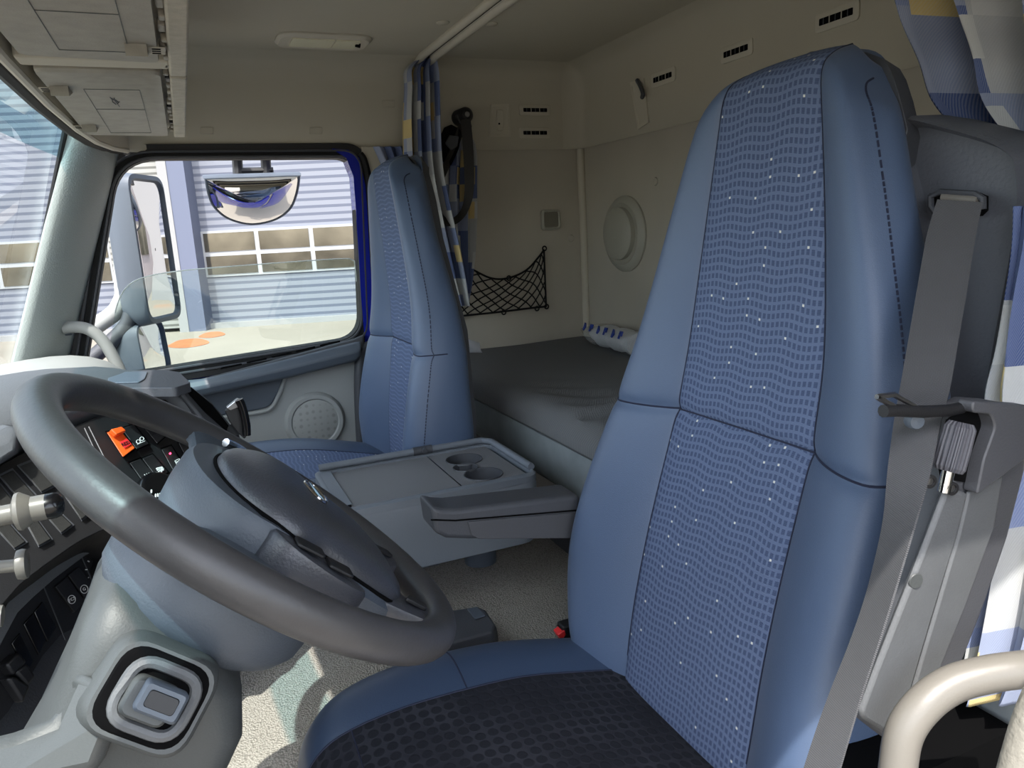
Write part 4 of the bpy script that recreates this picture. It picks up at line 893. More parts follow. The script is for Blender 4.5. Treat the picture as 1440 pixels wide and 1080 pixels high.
d = (P(40, 792, 'y', .72)-P(20, 795, 'y', .72)).normalized(); m = M(); m.revolve([(.006, 0), (.0125, .002), (.0134, .006), (.0125, .009), (.0, .010)], P(21, 795, 'y', .72), d, 24); m.build('stalk_knob', 'offwhite', st)
pts, st = stalk([(-60, 872), (4, 866)], .70, .009, 'stalk')
# passenger side of the dash top with a rounded bump and demister lid
m = M(); rows = []
for y_ in (1.35, 1.5, 1.65, 1.8, 1.92, 2.02, 2.10, 2.15):
    lift = .028*math.exp(-((y_-1.93)/.13)**2); r = []
    for x_, z_ in ((-.72, -.30), (-.6, -.262), (-.48, -.248), (-.36, -.242+lift*.8), (-.26, -.240+lift), (-.19, -.246+lift), (-.13, -.27+lift*.5), (-.10, -.32), (-.10, -.45), (-.16, -.62), (-.22, -.8)): r.append(V((x_-.045, y_, z_-.012-.02*(y_ > 2.08)-.03*max(0, 1.7-y_))))
    rows.append(r)
m.grid(rows); m.build('passenger_top', 'mgrey', dash, subsurf=1, solid=.006)
# phone clamp at the end of the centre stack
ph = thing('phone_holder', P(332, 600, 'y', 1.12), 'black phone clamp fixed to the end of the dashboard', 'phone holder')
m = M(); m.prism(rpoly(pxp([(316, 578), (330, 570), (337, 566), (344, 590), (348, 612), (344, 618), (332, 606), (322, 592)], 'y', 1.11), .003), (0, .012, 0)); m.build('back_plate', 'black', ph, bevel=.003)
m = M(); m.tube(crom(pxp([(336, 562), (341, 574), (346, 596), (347, 612)], 'y', 1.10), 4), .006, 10); m.build('clamp_arm', 'gloss', ph)
m = M(); m.prism(rpoly(pxp([(318, 574), (334, 561), (340, 564), (338, 572), (324, 578)], 'y', 1.105), .002), (0, .012, 0)); m.build('clamp_pad', 'steel', ph, bevel=.002)
m = M(); m.tube([P(330, 604, 'y', 1.12), P(322, 618, 'y', 1.16)], .010, 10); m.build('mount', 'black', ph)
# grab handle on the passenger pillar
gh = thing('grab_handle', P(130, 480, 'y', 2.1), 'curved grey grab handle on the passenger windscreen pillar', 'handle')
m = M(); m.tube(crom(pxp([(88, 462), (100, 460), (118, 461), (134, 469), (148, 484), (160, 504), (172, 528)], 'y', 2.10), 6), .0145, 14); m.build('grip', 'mgrey', gh)
m = M(); m.tube(pxp([(89, 463), (100, 461.5)], 'y', 2.12), .017, 14); m.build('foot', 'slate', gh)

# ================================================================== CENTRE CONSOLE
cz = -.45
con = thing('console', (.36, 1.31, -.58), 'blue grey centre console box with a ribbed tray and cup holders between the seats', 'console')
tr_ = [P(x, y, 'z', cz) for x, y in [(450, 690), (474, 661), (676, 625), (692, 628), (758, 670), (756, 688), (504, 719)]]
x0, x1 = .178, .548; y0, y1 = 1.182, 1.432
m = M(); lo_ = .13
def crow(z, g, r=.03): return [V((p.x, p.y, z)) for p in rpoly([V((x0-g*.6, y0-g, 0)), V((x1+g*.3, y0-g, 0)), V((x1+g*.3, y1+g, 0)), V((x0-g*.6, y1+g, 0))], r, 4)]
m.loft([crow(-.585, -.03), crow(-.58, -.012), crow(-.535, -.004), crow(-.50, .002), crow(-.462, .004), crow(-.452, -.001)]); m.f.pop(); m.mi.pop(); m.build('body', 'console', con, bevel=.002)
m = M(); o1 = crow(-.452, .003, .03); o2 = crow(-.452, -.016, .02)
m.grid([[p+V((0, 0, -.004)) for p in o1], [p+V((0, 0, .008)) for p in o1], [p+V((0, 0, .010)) for p in lerp_l(o1, o2, .4)], [p+V((0, 0, .008)) for p in o2], [p+V((0, 0, -.002)) for p in o2]], cu=True); m.build('rim', 'console', con)
# far rail and rear rail are a hinged bar
m = M(); m.tube([(x0+.01, y1-.006, -.436), (x0+.21, y1-.006, -.436)], .007, 10); m.tube([(x0+.23, y1-.006, -.436), (x1-.02, y1-.006, -.436), (x1-.004, y1-.03, -.436), (x1-.002, y0+.03, -.438)], .007, 10); bar = m.build('rail', 'console', con)
m = M(); m.tube([(x0+.20, y1-.006, -.436), (x0+.24, y1-.006, -.436)], .009, 12); m.tube([(x0+.222, y1-.02, -.434), (x0+.222, y1, -.434)], .005, 10); m.build('rail_hinge', 'dgrey', bar)
xs_ = x0+.226
def mat_part(a, b, holes, name):
    import bmesh
    m = M(); z = -.4475
    if not holes: m.add([(a, y0+.016, z), (b, y0+.016, z), (b, y1-.016, z), (a, y1-.016, z)], [(0, 1, 2, 3)], [(a, y0), (b, y0), (b, y1), (a, y1)])
    else:
        nx_, ny_ = 56, 84; idx = {}
        for i in range(nx_):
            for j in range(ny_):
                xx = a+(b-a)*(i+.5)/nx_; yy2 = y0+.016+(y1-y0-.032)*(j+.5)/ny_
                if any((xx-hx_)**2+(yy2-hy_)**2 < hr_**2 for hx_, hy_, hr_ in holes): continue
                q = []
                for ii, jj in ((i, j), (i+1, j), (i+1, j+1), (i, j+1)):
                    if (ii, jj) not in idx:
                        p = V((a+(b-a)*ii/nx_, y0+.016+(y1-y0-.032)*jj/ny_, z)); idx[(ii, jj)] = len(m.v); m.v.append(p); m.uv[idx[(ii, jj)]] = (p.x, p.y)
                    q.append(idx[(ii, jj)])
                m.f.append(tuple(q)); m.mi.append(0)
    return m.build(name, 'mesh', con, smooth=False)
mat_part(x0+.028, xs_-.0012, None, 'tray_mat')
holes = [(.462, 1.352, .036), (.447, 1.302, .024), (.462, 1.246, .036)]
mat_part(xs_+.0012, x1-.016, holes, 'cup_panel')
for hx_, hy_, hr_ in holes:
    m = M(); m.revolve([(hr_+.002, -.4485), (hr_+.001, -.4455), (hr_-.001, -.4465), (hr_-.002, -.50), (0.0, -.50)], (hx_, hy_, 0), (0, 0, 1), 36); m.f = [f for f in m.f if len(f) == 4]; m.mi = m.mi[:len(m.f)]
    m.poly([V((hx_+(hr_-.002)*math.cos(a), hy_+(hr_-.002)*math.sin(a), -.50)) for a in [i*math.pi/18 for i in range(36)]]); m.build('cup_holder', 'dgrey', con)
m = M(); m.box((x0+.0, y0+.03, -.445), (x0+.03, y1-.016, -.4435)); m.build('front_lip', 'console', con, bevel=.001)
m = M(); m.prism(rpoly([V((x0-.006, y0+.05, -.45)), V((x0-.006, y0+.10, -.45)), V((x0-.006, y0+.10, -.48)), V((x0-.006, y0+.05, -.48))], .008), (-.002, 0, 0)); m.build('finger_pull', 'void', con)
m = M(); m.tube([(x0+.03, y0+.006, -.536), (x1, y0+.006, -.536)], .0016, 5); m.build('body_joint', 'dgrey', con)
m = M(); m.tube([(.50, 1.40, -.58), (.50, 1.40, -.70)], [.038, .034], 24); m.build('foot', 'slate', con, bevel=.004)
# small control box on the tunnel beside the driver seat
cb = thing('control_box', (.3, 1.03, -.70), 'low dark control box on the carpet beside the driver cushion', 'control box')
tz = -.638; tq2 = [P(x, y, 'z', tz) for x, y in [(560, 880), (630, 858), (672, 851), (684, 856), (699, 878), (694, 888), (640, 903), (560, 925)]]
m = M(); tcn = sum(tq2, V((0, 0, 0)))/len(tq2)
m.loft([[tcn+(p-tcn)*s+V((0, 0, d)) for p in tq2] for s, d in ((1.0, -.066), (1.0, -.02), (.98, -.006), (.95, 0))]); m.build('housing', 'dgrey', cb, bevel=.003)
bt = [P(x, y, 'z', tz+.001) for x, y in [(657, 858), (671, 855), (683, 867), (668, 872)]]; m = M(); m.prism(rpoly(bt, .002), (0, 0, .003)); m.build('button', 'slate', cb, bevel=.001)

# ================================================================== BUNK
bx = .655
bunk = thing('bunk', (.95, 1.165, -.8), 'grey cloth sided bunk base across the back of the cab', 'bunk')
m = M(); m.loft([[V((bx+.035, y, -.98)), V((bx+.03, y, -.552)), V((bx+.012, y, -.54)), V((bx-.002, y, -.50)), V((bx-.002, y, -.435)), V((XR, y, -.435)), V((XR, y, -.98))] for y in (YD+.02, .5, 1.0, 1.5, 1.9, YW-.0)]); m.build('side_panel', 'suede', bunk)
m = M(); m.box((bx+.025, YD+.02, -.99), (bx+.034, YW, -.552)); m.build('kick_panel', 'dgrey', bunk)
m = M(); rows = []
ny = 90
for i in range(ny+1):
    y = YD+.03+(YW-.008-YD-.03)*i/ny; r = []
    for k, (x_, z_) in enumerate([(bx+.004, -.437), (bx-.008, -.425), (bx-.008, -.405), (bx-.001, -.388), (bx+.014, -.374), (bx+.035, -.3695)]+[(bx+.035+(XR-.012-bx-.035)*q/34, -.369) for q in range(1, 35)]+[(XR-.006, -.38), (XR-.006, -.43)]):
        p = V((x_, y, z_)); wv = 0
        if 5 <= k < 40:
            dd = math.exp(-((x_-.78)/.16)**2)*math.exp(-((y-1.22)/.26)**2)
            wv = dd*(.016*math.sin(60*(x_*.55+y*.85)+5*noise.noise(V((x_*4, y*4, 3))))*(.5+noise.noise(V((x_*6, y*3, 1))))+.016*noise.noise(V((x_*7, y*5, 0))))+.005*noise.noise(V((x_*4, y*4, 7)))
        elif k < 5: wv = 0; p.x += .004*noise.noise(V((y*5, z_*8, 2)))
        p.z += wv; r.append(p)
    rows.append(r)
m = M(); m.grid(rows); mt = m.build('mattress', 'mattress', solid=.0); mt['label'] = 'charcoal mattress with rumpled knitted cover lying on the bunk'; mt['category'] = 'mattress'
# film wrapped pack
pk = thing('plastic_pack', P(880, 488, 'z', -.35), 'clear plastic wrapped roll with blue print lying at the back of the mattress', 'pack')
a, b = V((1.165, 2.06, -.335)), V((1.14, 1.74, -.335)); m = M()
rows = []
for i in range(15):
    t = i/14; c0 = a.lerp(b, t); r = .032*min(1, .25+3*t)*(1+.12*math.sin(t*21)); rows.append([c0+V((r*1.35*math.cos(k*math.pi/10), 0, max(-.033, r*math.sin(k*math.pi/10))-.0)) for k in range(20)])
m.loft(rows); body = m.build('roll', plain('white printed wrap', (206, 210, 214), .35, vary=.06, vscale=50), pk)
m = M(); rows = []
for i in range(19):
    t = -.22+1.3*i/18; c0 = a.lerp(b, t); r = .036*min(1, max(.1, .6+2*t))*(1+.1*noise.noise(V((t*6, 0, 1)))); rows.append([c0+V((r*1.5*math.cos(k*math.pi/10), .004*noise.noise(V((k, t*5, 0))), max(-.0335, r*math.sin(k*math.pi/10)*.98))) for k in range(20)])
m.loft(rows); m.build('film', 'film', pk)
for i in range(6):
    t = .14+.15*i; c0 = a.lerp(b, t)+V((-.044, 0, .021)); dirx = (b-a).normalized(); up_ = V((.4, 0, .9)).normalized(); s = .011
    m = M(); cc = c0+V((-.004, 0, .006)); m.tube([cc-dirx*s*.5-up_*s, cc-dirx*s*.5+up_*s, cc+dirx*s*.5+up_*s*.9, cc+dirx*s*.5, cc-dirx*s*.4] if i % 2 else [cc-up_*s, cc+up_*s, cc+dirx*s*.7, cc-up_*s], .0035, 6); m.build('blue_mark', plain('blue print', (34, 58, 140), .4) if i == 0 else bpy.data.materials['blue print'], pk)
m = M(); m.grid([[P(656+9*i+2*j, 476+10*j+3*i*(j < 2), 'y', 1.93)+V((0, .01*noise.noise(V((i, j, 0))), 0)) for i in range(3)] for j in range(3)]); ts = m.build('tissue', 'paper', solid=.003); ts['label'] = 'crumpled white cloth tucked between passenger seat and mattress'; ts['category'] = 'cloth'

# ================================================================== SLEEPER FITTINGS
def vent(c, u, v, n_, w, h, label, group):
    t = thing('air_vent', c, label, 'vent', group); u, v, n_ = V(u), V(v), V(n_); c = V(c)
    m = M(); o = rrect(c, u, v, w, h, h*.25); i1 = rrect(c, u, v, w*.94, h*.82, h*.2); m.loft([[p-n_*.004 for p in o], [p+n_*.002 for p in o], [p+n_*.0035 for p in i1]]); m.build('vent_frame', 'trimgrey', t)
    m = M(); m.prism(rrect(c+n_*.0034, u, v, w*.76, h*.36, .002), n_*.0008); sl = m.build('vent_slot', 'void', t)
    for k in range(5):
        m = M(); m.obox(c+n_*.0046+u*w*.76*(-.36+.18*k), u, v, n_, (.002, h*.34, .001)); m.build('vent_bar', 'trimgrey' if k in (1, 3) else 'dgrey', t)
wy = YW-.001
for (px, py), w, lb in (((752, 155), .108, 'narrow air vent on the side wall, upper of the pair beside the hanging belt'), ((752, 187), .108, 'narrow air vent on the side wall, lower of the pair beside the hanging belt')):
    vent(P(px, py, 'y', wy), (1, 0, 0), (0, 0, 1), (0, -1, 0), w, .032, lb, 'side wall air vents')
for (px, py), lb in (((933, 109), 'air vent on the rear wall, farthest from the driver seat, beside the coat hook recess'), ((1036, 72), 'air vent on the rear wall, middle one of three in the row'), ((1177, 24), 'air vent on the rear wall directly above the driver headrest')):
    vent(P(px, py, 'x', XR-.001), (0, -1, 0), (0, 0, 1), (-1, 0, 0), .108, .036, lb, 'rear wall air vents')
sw = thing('wall_switch', P(703, 168, 'y', wy), 'cream rocker switch set in a recessed plate on the side wall', 'switch')
m = M(); q = pxp([(690, 147), (715, 146), (718, 192), (687, 192)], 'y', wy); qc = sum(q, V((0, 0, 0)))/4; m.loft([[p+V((0, .002, 0)) for p in q], [p+V((0, -.003, 0)) for p in q], [qc+(p-qc)*.88+V((0, -.003, 0)) for p in q], [qc+(p-qc)*.82+V((0, -.0012, 0)) for p in q]]); m.build('plate', 'trimgrey', sw)
m = M(); m.prism(rpoly(pxp([(698, 155), (706, 155), (708, 172), (706, 184), (699, 184), (697, 172)], 'y', wy-.001), .004), (0, -.008, 0)); kk_ = m.build('rocker', 'trimgrey', sw, bevel=.002)
m = M(); m.revolve([(.0, .001), (.003, .001), (.003, -.001)], P(702, 174, 'y', wy-.009), (0, -1, 0), 12); m.build('indicator', 'void', kk_)
wl = thing('wall_lamp', P(773, 309, 'y', YW+.01), 'small square reading lamp on the side wall above the cargo net', 'lamp')
c0 = P(773, 309, 'y', YW+.012); m = M(); o = rrect(c0, X3, Z3, .068, .066, .014); i1 = rrect(c0, X3, Z3, .05, .048, .008); m.loft([o, [p+V((0, -.012, 0)) for p in o], [p+V((0, -.016, 0)) for p in lerp_l(o, i1, .6)], [p+V((0, -.012, 0)) for p in i1]]); m.build('lamp_frame', 'ventgrey', wl)
m = M(); m.prism([p+V((0, -.0105, 0)) for p in i1], (0, -.002, 0)); m.build('lens', plain('grey lamp lens', (120, 116, 104), .2, grain=200, gstr=.4), wl)
rs = thing('round_ventilator', P(880, 329, 'x', XR), 'large round pale grey ventilator cap on the rear wall above the mattress', 'ventilator')
c0 = P(880, 329, 'x', XR+.012); m = M(); m.revolve([(.113, 0), (.113, .006), (.106, .014), (.092, .018), (.084, .012), (.080, .010)], c0, (-1, 0, 0), 56); m.build('outer_ring', 'ventgrey', rs)
m = M(); m.revolve([(.079, .008), (.078, .024), (.070, .031), (.04, .034), (0, .035)], c0+V((0, .012, .002)), (-1, 0, 0), 48); m.build('cap', 'ventgrey', rs, bevel=.0)
for px, py, lb in ((803, 335, 'small cream press stud low on the side wall near the corner strip'), (922, 255, 'small cream press stud on the rear wall above the round ventilator')):
    c0 = P(px, py, 'y', YW+.012) if px < 820 else P(px, py, 'x', XR+.012); ax_ = (0, -1, 0) if px < 820 else (-1, 0, 0)
    m = M(); m.revolve([(0, .004), (.010, .003), (.012, 0), (.012, -.004)], c0, ax_, 18); o = m.build('press_stud', 'lowfab'); o['label'] = lb; o['category'] = 'stud'
hk = thing('coat_hook', P(898, 130, 'x', XR), 'folding coat hook in a tall triangular recess on the rear wall', 'hook')
q = [P(x, y, 'x', XR-.001) for x, y in [(887, 116), (906, 110), (913, 172), (898, 182)]]; m = M(); qc = sum(q, V((0, 0, 0)))/4
m.loft([[p+V((.003, 0, 0)) for p in q], [p+V((-.003, 0, 0)) for p in q], [qc+(p-qc)*.86+V((-.003, 0, 0)) for p in q], [qc+(p-qc)*.8+V((-.0012, 0, 0)) for p in q]]); m.build('recess_plate', 'trimgrey', hk)
m = M(); m.tube(crom([P(896, 113, 'x', XR-.006), P(900, 120, 'x', XR-.012), P(904, 131, 'x', XR-.018), P(903, 137, 'x', XR-.012)], 4), .006, 8); m.build('hook', 'dgrey', hk)
# cargo net
cn = thing('cargo_net', P(710, 420, 'y', YW), 'black elastic cargo net stretched on the side wall behind the passenger seat', 'net')
topn = crom([V(p+(0,)) for p in [(640, 372), (662, 378), (690, 391), (715, 391), (740, 380), (757, 362), (765, 351)]], 8); botn = crom([V(p+(0,)) for p in [(636, 446), (660, 443), (700, 439), (740, 434), (768, 431)]], 8)
def tb(t, s):
    i = t*(len(topn)-1); a_ = topn[int(i)].lerp(topn[min(len(topn)-1, int(i)+1)], i % 1); j = t*(len(botn)-1); b_ = botn[int(j)].lerp(botn[min(len(botn)-1, int(j)+1)], j % 1)
    q = a_.lerp(b_, s); return P(q.x, q.y, 'y', YW+.004-.014*math.sin(math.pi*min(1, max(0, t)))*math.sin(math.pi*s)-.004)
m = M(); m.tube([tb(i/40, 0) for i in range(41)], .0032, 7); m.build('top_cord', 'rubber', cn)
m = M(); m.tube([tb(i/40, 1) for i in range(41)], .0032, 7); m.build('bottom_cord', 'rubber', cn)
m = M(); m.tube([tb(1, i/8) for i in range(9)], .0032, 7); m.build('side_cord', 'rubber', cn)
m = M(); W_ = 9
for k in range(-6, 10):
    for sg in (1, -1):
        seg = []
        for i in range(15):
            s = i/14; t = (k+ (s*4.2 if sg > 0 else 4.2-s*4.2))/W_ + .010*math.sin(9*s+k*1.7+sg)
            if 0 <= t <= 1: seg.append(tb(t, s))
        if len(seg) > 2: m.tube(seg, .0021, 6)
m.build('netting', 'rubber', cn, kind='stuff')
for t, s in ((1, -.02), (1, 1), (.55, 1.02), (.12, 1.03), (.86, 1.02), (.5, 0)):
    m = M(); c0 = tb(t, s); m.tube([c0+V((.007*math.cos(a), -.004, .007*math.sin(a))) for a in [i*math.pi/6 for i in range(12)]], .0024, 6, closed=True); m.build('cord_hook', 'rubber', cn)
# passenger belt hanging on the wall
pb = thing('hanging_belt', P(652, 165, 'y', wy), 'black passenger seat belt looped on its upper anchor beside the curtain', 'seat belt')
yb = 2.13
m = M(); c0 = P(652, 163, 'y', 2.15); m.revolve([(0, .03), (.014, .029), (.022, .02), (.024, -.04)], c0, (0, -1, 0), 24); an = m.build('anchor', 'black', pb)
m = M(); m.revolve([(0, .033), (.007, .032), (.008, .028)], c0, (0, -1, 0), 16); m.build('anchor_bolt', 'steel', an)
m = M(); m.prism(rpoly(pxp([(641, 162), (651, 156), (661, 166), (665, 180), (650, 182)], 'y', 2.135), .008), (0, .02, 0)); m.build('anchor_cover', 'black', pb, bevel=.004)
m = M(); m.prism(rpoly(pxp([(633, 174), (648, 182), (646, 208), (634, 234), (622, 205), (626, 190)], 'y', 2.12), .008), (0, .05, 0)); rt = m.build('retractor', 'void', pb, bevel=.006)
m = M(); m.prism(rpoly(pxp([(631, 190), (645, 192), (643, 206), (634, 212), (625, 202)], 'y', 2.118), .004), (0, -.006, 0)); m.build('buckle_tongue', 'dgrey', rt, bevel=.003)
def px_ribbon(lst, name, mat, par, th=.002, dy=0.0):
    L = crom([P(x-w*c, y-w*s, 'y', v+dy) for x, y, w, c, s, v in lst], 5); R = crom([P(x+w*c, y+w*s, 'y', v-dy) for x, y, w, c, s, v in lst], 5); m = M(); m.ribbon(list(zip(L, R)), th); return m.build(name, mat, par, angle=60)
px_ribbon([(655, 168, 7, 1, 0, 2.12), (658, 205, 7.5, 1, .05, 2.11), (660, 245, 7, 1, .1, 2.10), (659, 275, 6, 1, .3, 2.10), (653, 296, 5, .7, .8, 2.10), (642, 309, 5, .3, .95, 2.10), (628, 312, 5, -.1, 1, 2.10), (617, 302, 5, -.8, .6, 2.10)], 'belt_loop', 'webblack', pb, dy=.006)
px_ribbon([(617, 302, 4, -1, .3, 2.112), (613, 280, 5, -1, 0, 2.115), (618, 255, 5, -1, -.2, 2.12), (628, 232, 5, -.9, -.35, 2.12), (640, 205, 5, -.9, -.3, 2.12), (650, 175, 5, -1, -.2, 2.125)], 'belt_strap', 'webblack', pb, dy=.004)

# ------------------------------------------------------------------ curtains
def curtain(name, rows, folds, amp, ax, label, group, cloth=.5, seed=0, th=.0022):
    # rows: (left px, right px, y px, plane value, depth px-independent)
    n_ = folds*10; rw = []; uv = []; L0 = None; d = 0; last = None; kx = []
    keys = crom([V((a, b, y)) for a, b, y, v in rows], 5); vals = []
    for i in range(len(rows)-1):
        for j in range(5): vals.append(rows[i][3]+(rows[i+1][3]-rows[i][3])*j/5)
    vals.append(rows[-1][3])
    for ri, (k_, v) in enumerate(zip(keys, vals)):
        a = P(k_.x, k_.z, ax, v); b = P(k_.y, k_.z, ax, v); row = []; ur = []
        mid = (a+b)/2
        if last is not None: d += (mid-last).length
        last = mid; nrm = V((0, 1, 0)) if ax == 'y' else V((1, 0, 0)); am = amp*(.55+.45*min(1, ri/8))
        for i in range(n_+1):
            t = i/n_; ph_ = t*folds*2*math.pi+seed+.6*noise.noise(V((t*3+seed, ri*.06, 0)))
            p = a.lerp(b, t+.25/folds/2*math.sin(2*ph_)*.5)+nrm*(am*math.sin(ph_)*(1+.5*noise.noise(V((t*4, ri*.08, seed))))); row.append(p); ur.append((t*cloth+seed, d))
        rw.append(row); uv.append(ur)
    m = M(); m.grid(rw, uvs=uv); o = m.build(name, 'curtain', solid=th, angle=80); o['label'] = label; o['category'] = 'curtain'; o['group'] = group; return o
G_ = 'checked cab curtains'
curtain('curtain', [(588, 614, 82, 2.13), (570, 618, 98, 2.12), (570, 619, 125, 2.11), (568, 621, 170, 2.10), (570, 625, 235, 2.10), (578, 636, 290, 2.10), (592, 652, 360, 2.10), (620, 662, 430, 2.10)], 4, .022, 'y', 'checked curtain bunched below the far end of the ceiling rail', G_, .42, 1.3)
curtain('curtain', [(618, 664, 196, 2.165), (614, 668, 215, 2.165), (610, 668, 260, 2.165), (612, 668, 310, 2.165), (620, 666, 360, 2.165), (634, 662, 400, 2.165), (646, 656, 430, 2.165)], 4, .014, 'y', 'checked side curtain hanging behind the looped passenger belt', G_, .36, 4.1)
curtain('curtain', [(526, 570, 206, 2.165), (531, 572, 216, 2.165), (538, 574, 232, 2.165), (546, 578, 260, 2.165)], 3, .012, 'y', 'grey end of checked curtain tucked between window frame and passenger headrest', G_, .2, 8.2)
curtain('curtain', [(1236, 1600, -230, .78), (1250, 1600, -140, .80), (1262, 1600, -60, .80), (1290, 1600, -10, .80), (1304, 1600, 40, .80), (1322, 1600, 90, .79), (1342, 1600, 140, .79), (1384, 1600, 190, .79), (1425, 1600, 240, .79), (1470, 1600, 300, .79)], 3, .035, 'x', 'checked curtain swept aside above the driver belt housing', G_, .5, 5.15)
curtain('curtain', [(1424, 1560, 290, .65), (1418, 1560, 350, .65), (1404, 1560, 430, .65), (1394, 1560, 500, .65), (1384, 1560, 560, .645), (1392, 1560, 640, .64), (1390, 1560, 720, .635), (1376, 1550, 800, .63), (1362, 1530, 880, .625), (1350, 1500, 950, .62), (1344, 1480, 988, .62)], 3, .012, 'x', 'checked curtain with sunlit lower hem beside the recliner tower', G_, .34, 6.4)
# curtain rail
rl = thing('curtain_rail', (.7, 1.165, ZC), 'cream double curtain rail running across the ceiling', 'rail')
for dx_, nm_ in ((-.021, 'rail_edge'), (.018, 'rail_edge')):
    m = M(); m.tube([(.70+dx_, YD+.08, ZC-.004), (.70+dx_, YW-.10, ZC-.004), (.70+dx_-.005, YW-.04, ZC-.02)], .011, 10); m.build(nm_, 'trimgrey', rl)
m = M(); m.box((.686, YD+.08, ZC-.004), (.709, YW-.07, ZC-.001)); m.build('channel', 'chrome', rl)
m = M(); m.box((.694, YD+.08, ZC-.0055), (.699, YW-.08, ZC-.0035)); m.build('slot', 'void', rl)
for px, py, lb in ((623, 32, 'flat round ceiling plug forward of the curtain rail'), (691, 34, 'flat round ceiling plug behind the curtain rail')):
    c0 = P(px, py, 'z', ZC-.001); m = M(); m.revolve([(0, .003), (.013, .0025), (.016, 0), (.016, -.002)], c0, (0, 0, -1), 24); o = m.build('ceiling_plug', 'headliner'); o['label'] = lb; o['category'] = 'plug'; o['group'] = 'ceiling plugs'
# ceiling lamp
cl = thing('ceiling_lamp', P(455, 55, 'z', ZC), 'long flush lamp with frosted lens in the ceiling above the passenger door', 'lamp')
xa, xb = P(386, 55, 'z', ZC).x, P(523, 55, 'z', ZC).x; yl = 2.005
c0 = V(((xa+xb)/2, yl, ZC)); m = M(); o = rrect(c0, X3, Y3, xb-xa, .135, .05); i1 = rrect(c0, X3, Y3, (xb-xa)*.80, .085, .014); m.loft([[p+V((0, 0, .004)) for p in o], [p+V((0, 0, -.004)) for p in o], [p+V((0, 0, -.010)) for p in lerp_l(o, i1, .35)], [p+V((0, 0, -.008)) for p in i1]]); m.build('lamp_frame', 'trimgrey', cl)
m = M(); m.prism([p+V((0, 0, -.0075)) for p in rrect(c0-X3*.030, X3, Y3, (xb-xa)*.44, .078, .004)], (0, 0, -.003)); m.build('lens', 'lens', cl)
m = M(); m.prism([p+V((0, 0, -.0075)) for p in rrect(c0+X3*.055, X3, Y3, (xb-xa)*.26, .078, .004)], (0, 0, -.003)); m.build('lens', 'lens', cl)
m = M(); m.tube([c0+V((.078, -.008, -.010)), c0+V((.090, -.008, -.012))], .006, 10); m.build('switch', 'void', cl)
for px, py, lb in ((291, 184, 'square blanking tab on the liner beside the overhead locker'), (444, 184, 'square blanking tab on the liner above the kerb mirror'), (546, 146, 'upper blanking tab on the liner beside the bunched curtain')):
    q = pxp([(px-9, py-5), (px+9, py-5), (px+9, py+5), (px-9, py+5)], 'y', YW-.0005); m = M(); m.prism(rpoly(q, .003), (0, -.0022, 0)); o = m.build('blanking_tab', 'headliner', bevel=.001); o['label'] = lb; o['category'] = 'tab'; o['group'] = 'liner blanking tabs'

# ------------------------------------------------------------------ overhead locker
zb = .250
lk_ = thing('overhead_locker', (-.06, 1.2, zb), 'grey two-lid overhead locker above the windscreen', 'locker')
bx0, bx1, by0, by1 = -.160, .037, .35, 1.895
m = M(); m.loft([[V((bx0, y, .30)), V((bx0, y, zb+.012)), V((bx1-.012, y, zb+.012)), V((bx1, y, zb+.022)), V((bx1+.006, y, ZC-.006)), V((bx0, y, ZC-.006))] for y in (by0, by1)]); m.build('body', 'lidframe', lk_, bevel=.004)
def LB(x, y, d=0): p = P(x, y, 'z', zb-d); return p
fx0 = .016
m = M(); m.box((fx0, by0, zb-.004), (fx0+.006, by1, zb+.014)); m.box((bx1-.022, by0, zb-.008), (bx1+.002, 1.235, zb+.02)); m.box((bx1-.022, 1.25, zb-.008), (bx1+.002, 1.72, zb+.02)); m.box((bx1-.022, 1.725, zb-.008), (bx1+.002, by1, zb+.02)); m.build('rear_frame', 'lidframe', lk_, bevel=.004)
m = M(); m.box((bx0-.004, 1.155, zb-.006), (bx1-.02, 1.20, zb+.012)); m.build('divider', 'headliner', lk_, bevel=.004)
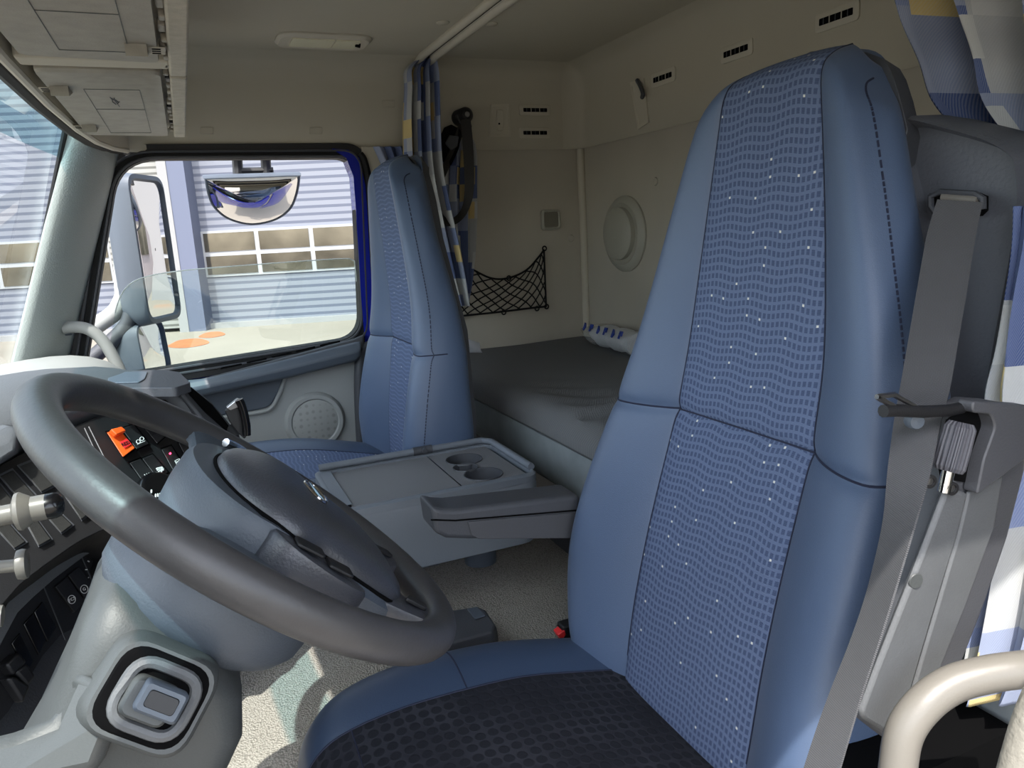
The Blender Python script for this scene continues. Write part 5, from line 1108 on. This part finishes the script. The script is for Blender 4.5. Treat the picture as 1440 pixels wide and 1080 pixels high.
for ya, yb_, lat in ((.62, 1.145, ((-.02, 1.07), (-.02, .75))), (1.21, 1.862, ((-.135, 1.34), (-.135, 1.72)))):
    m = M(); o = rpoly([V((-.152, ya, zb)), V((fx0-.012, ya, zb)), V((fx0-.012, yb_, zb)), V((-.152, yb_-.02, zb))], .015, 4); oc = sum(o, V((0, 0, 0)))/len(o)
    m.loft([[p+V((0, 0, .012)) for p in o], [p+V((0, 0, -.006)) for p in o], [oc+(p-oc)*.985+V((0, 0, -.010)) for p in o]]); ld = m.build('lid', 'lid', lk_)
    m = M(); ll = rpoly([V((-.105, ya+.12, zb-.0104)), V((fx0-.045, ya+.12, zb-.0104)), V((fx0-.045, yb_-.06, zb-.0104)), V((-.105, yb_-.06, zb-.0104))], .002); m.tube(ll, .0005, 5, closed=True); m.tube([V((-.105, ya+.3, zb-.0104)), V((fx0-.045, ya+.3, zb-.0104))], .0005, 5); m.build('panel_line', 'column', ld)
    for lx, ly in lat:
        m = M(); m.loft([[V((lx-.012, ly+.028, z)), V((lx+.012, ly+.028, z)), V((lx+.012, ly-.028, z2)), V((lx-.012, ly-.028, z2))] for z, z2 in ((zb-.009, zb-.009), (zb-.0095, zb-.024))]); lt = m.build('latch', 'lid', ld, bevel=.004)
        m = M(); m.prism(rpoly([V((lx-.028 if lx < -.1 else lx+.013, ly-.018, zb-.0102)), V((lx-.013 if lx < -.1 else lx+.032, ly-.018, zb-.0102)), V((lx-.013 if lx < -.1 else lx+.032, ly+.018, zb-.0102)), V((lx-.028 if lx < -.1 else lx+.013, ly+.018, zb-.0102))], .003), (0, 0, -.0008)); m.build('latch_plate', 'lidframe', ld)
        for k_ in range(3):
            m = M(); xk = (lx-.020 if lx < -.1 else lx+.022); m.obox(V((xk, ly-.011+.011*k_, zb-.0112)), X3, Y3, Z3, (.010, .003, .0012)); m.build('latch_slot', 'void', ld)
random.seed(3)
for i in range(22):
    y = .8+1.05*i/22+random.uniform(-.01, .01); m = M(); m.obox(V((fx0-.004+random.uniform(-.002, .002), y, zb-.001)), X3, Y3, Z3, (.008, random.uniform(.010, .03), .010)); m.build('hinge_block', random.choice(['lidframe', 'lid', 'black', 'lid']), lk_, bevel=.002)
for x, y in ((105, 152), (117, 148)): pass
scb = lambda pts: [P(x, y, 'z', zb-.0108) for x, y in pts]
m = M()
for ptsx in ([(155, 137), (158, 142), (161, 138)], [(158, 143), (163, 147)], [(160, 140), (168, 150)], [(163, 141), (165, 146), (168, 143)], [(156, 138), (166, 143)]): m.tube(scb(ptsx), .0007, 5)
m.build('scribble', 'dgrey', lk_)

# ------------------------------------------------------------------ driver's side pieces close to the lens
dh = thing('grab_handle', P(1330, 960, 'y', .32), 'pale grey grab handle beside the recliner tower at the door opening', 'handle')
m = M(); m.tube(crom([P(x, y, 'y', v) for x, y, v in [(1490, 936, .285), (1440, 941, .29), (1390, 948, .30), (1340, 962, .31), (1300, 990, .315), (1272, 1030, .318), (1262, 1085, .318), (1258, 1140, .318)]], 6), .0125, 18); m.build('grip', 'handle', dh)
m = M(); m.tube(crom([P(x, y, 'y', .24) for x, y in [(1540, 860), (1490, 930), (1456, 1000), (1436, 1060), (1420, 1120)]], 6), .010, 14); m.build('trim_7', 'greytrim', **S)
m = M(); m.box((.47, .375, -.98), (.645, .43, -.475)); o = m.build('dark_gap_block', 'void', drv)  # added black block standing in for the pocket and dark gap before the bunk

# ================================================================== LIGHT, SKY, CAMERA
w = bpy.data.worlds.new('World'); bpy.context.scene.world = w; w.use_nodes = True; nt = w.node_tree
bg = nt.nodes['Background']; sky = nt.nodes.new('ShaderNodeTexSky'); sky.sky_type = 'NISHITA'; sky.sun_disc = False
SUN = V((-.29, -.414, .865)).normalized()
sky.sun_elevation = math.asin(SUN.z); sky.sun_rotation = math.atan2(SUN.x, SUN.y); sky.dust_density = 2.0
hsv = nt.nodes.new('ShaderNodeHueSaturation'); hsv.inputs['Saturation'].default_value = .5; nt.links.new(sky.outputs[0], hsv.inputs['Color']); nt.links.new(hsv.outputs[0], bg.inputs[0]); bg.inputs[1].default_value = .30
sl = bpy.data.lights.new('Sun', 'SUN'); sl.energy = 3.0; sl.angle = .009; sl.color = (1, .955, .88); so = bpy.data.objects.new('Sun', sl); C.objects.link(so)
so.rotation_euler = SUN.to_track_quat('Z', 'Y').to_euler()
cam = bpy.data.cameras.new('Camera'); cam.sensor_width = 36; cam.lens = F/1440*36; cam.clip_start = .02; cam.clip_end = 300
co_ = bpy.data.objects.new('Camera', cam); C.objects.link(co_)
mw = Matrix((CR, CU, -CD)).transposed().to_4x4(); mw.translation = V((0, 0, H)); co_.matrix_world = mw
sc_ = bpy.context.scene; sc_.camera = co_
vs = sc_.view_settings; vs.view_transform = 'Standard'; vs.look = 'None'; vs.gamma = 1; vs.use_curve_mapping = False; vs.exposure = 1.3
sc_.cycles.max_bounces = 10; sc_.cycles.diffuse_bounces = 6; sc_.cycles.transparent_max_bounces = 12; sc_.cycles.use_denoising = True
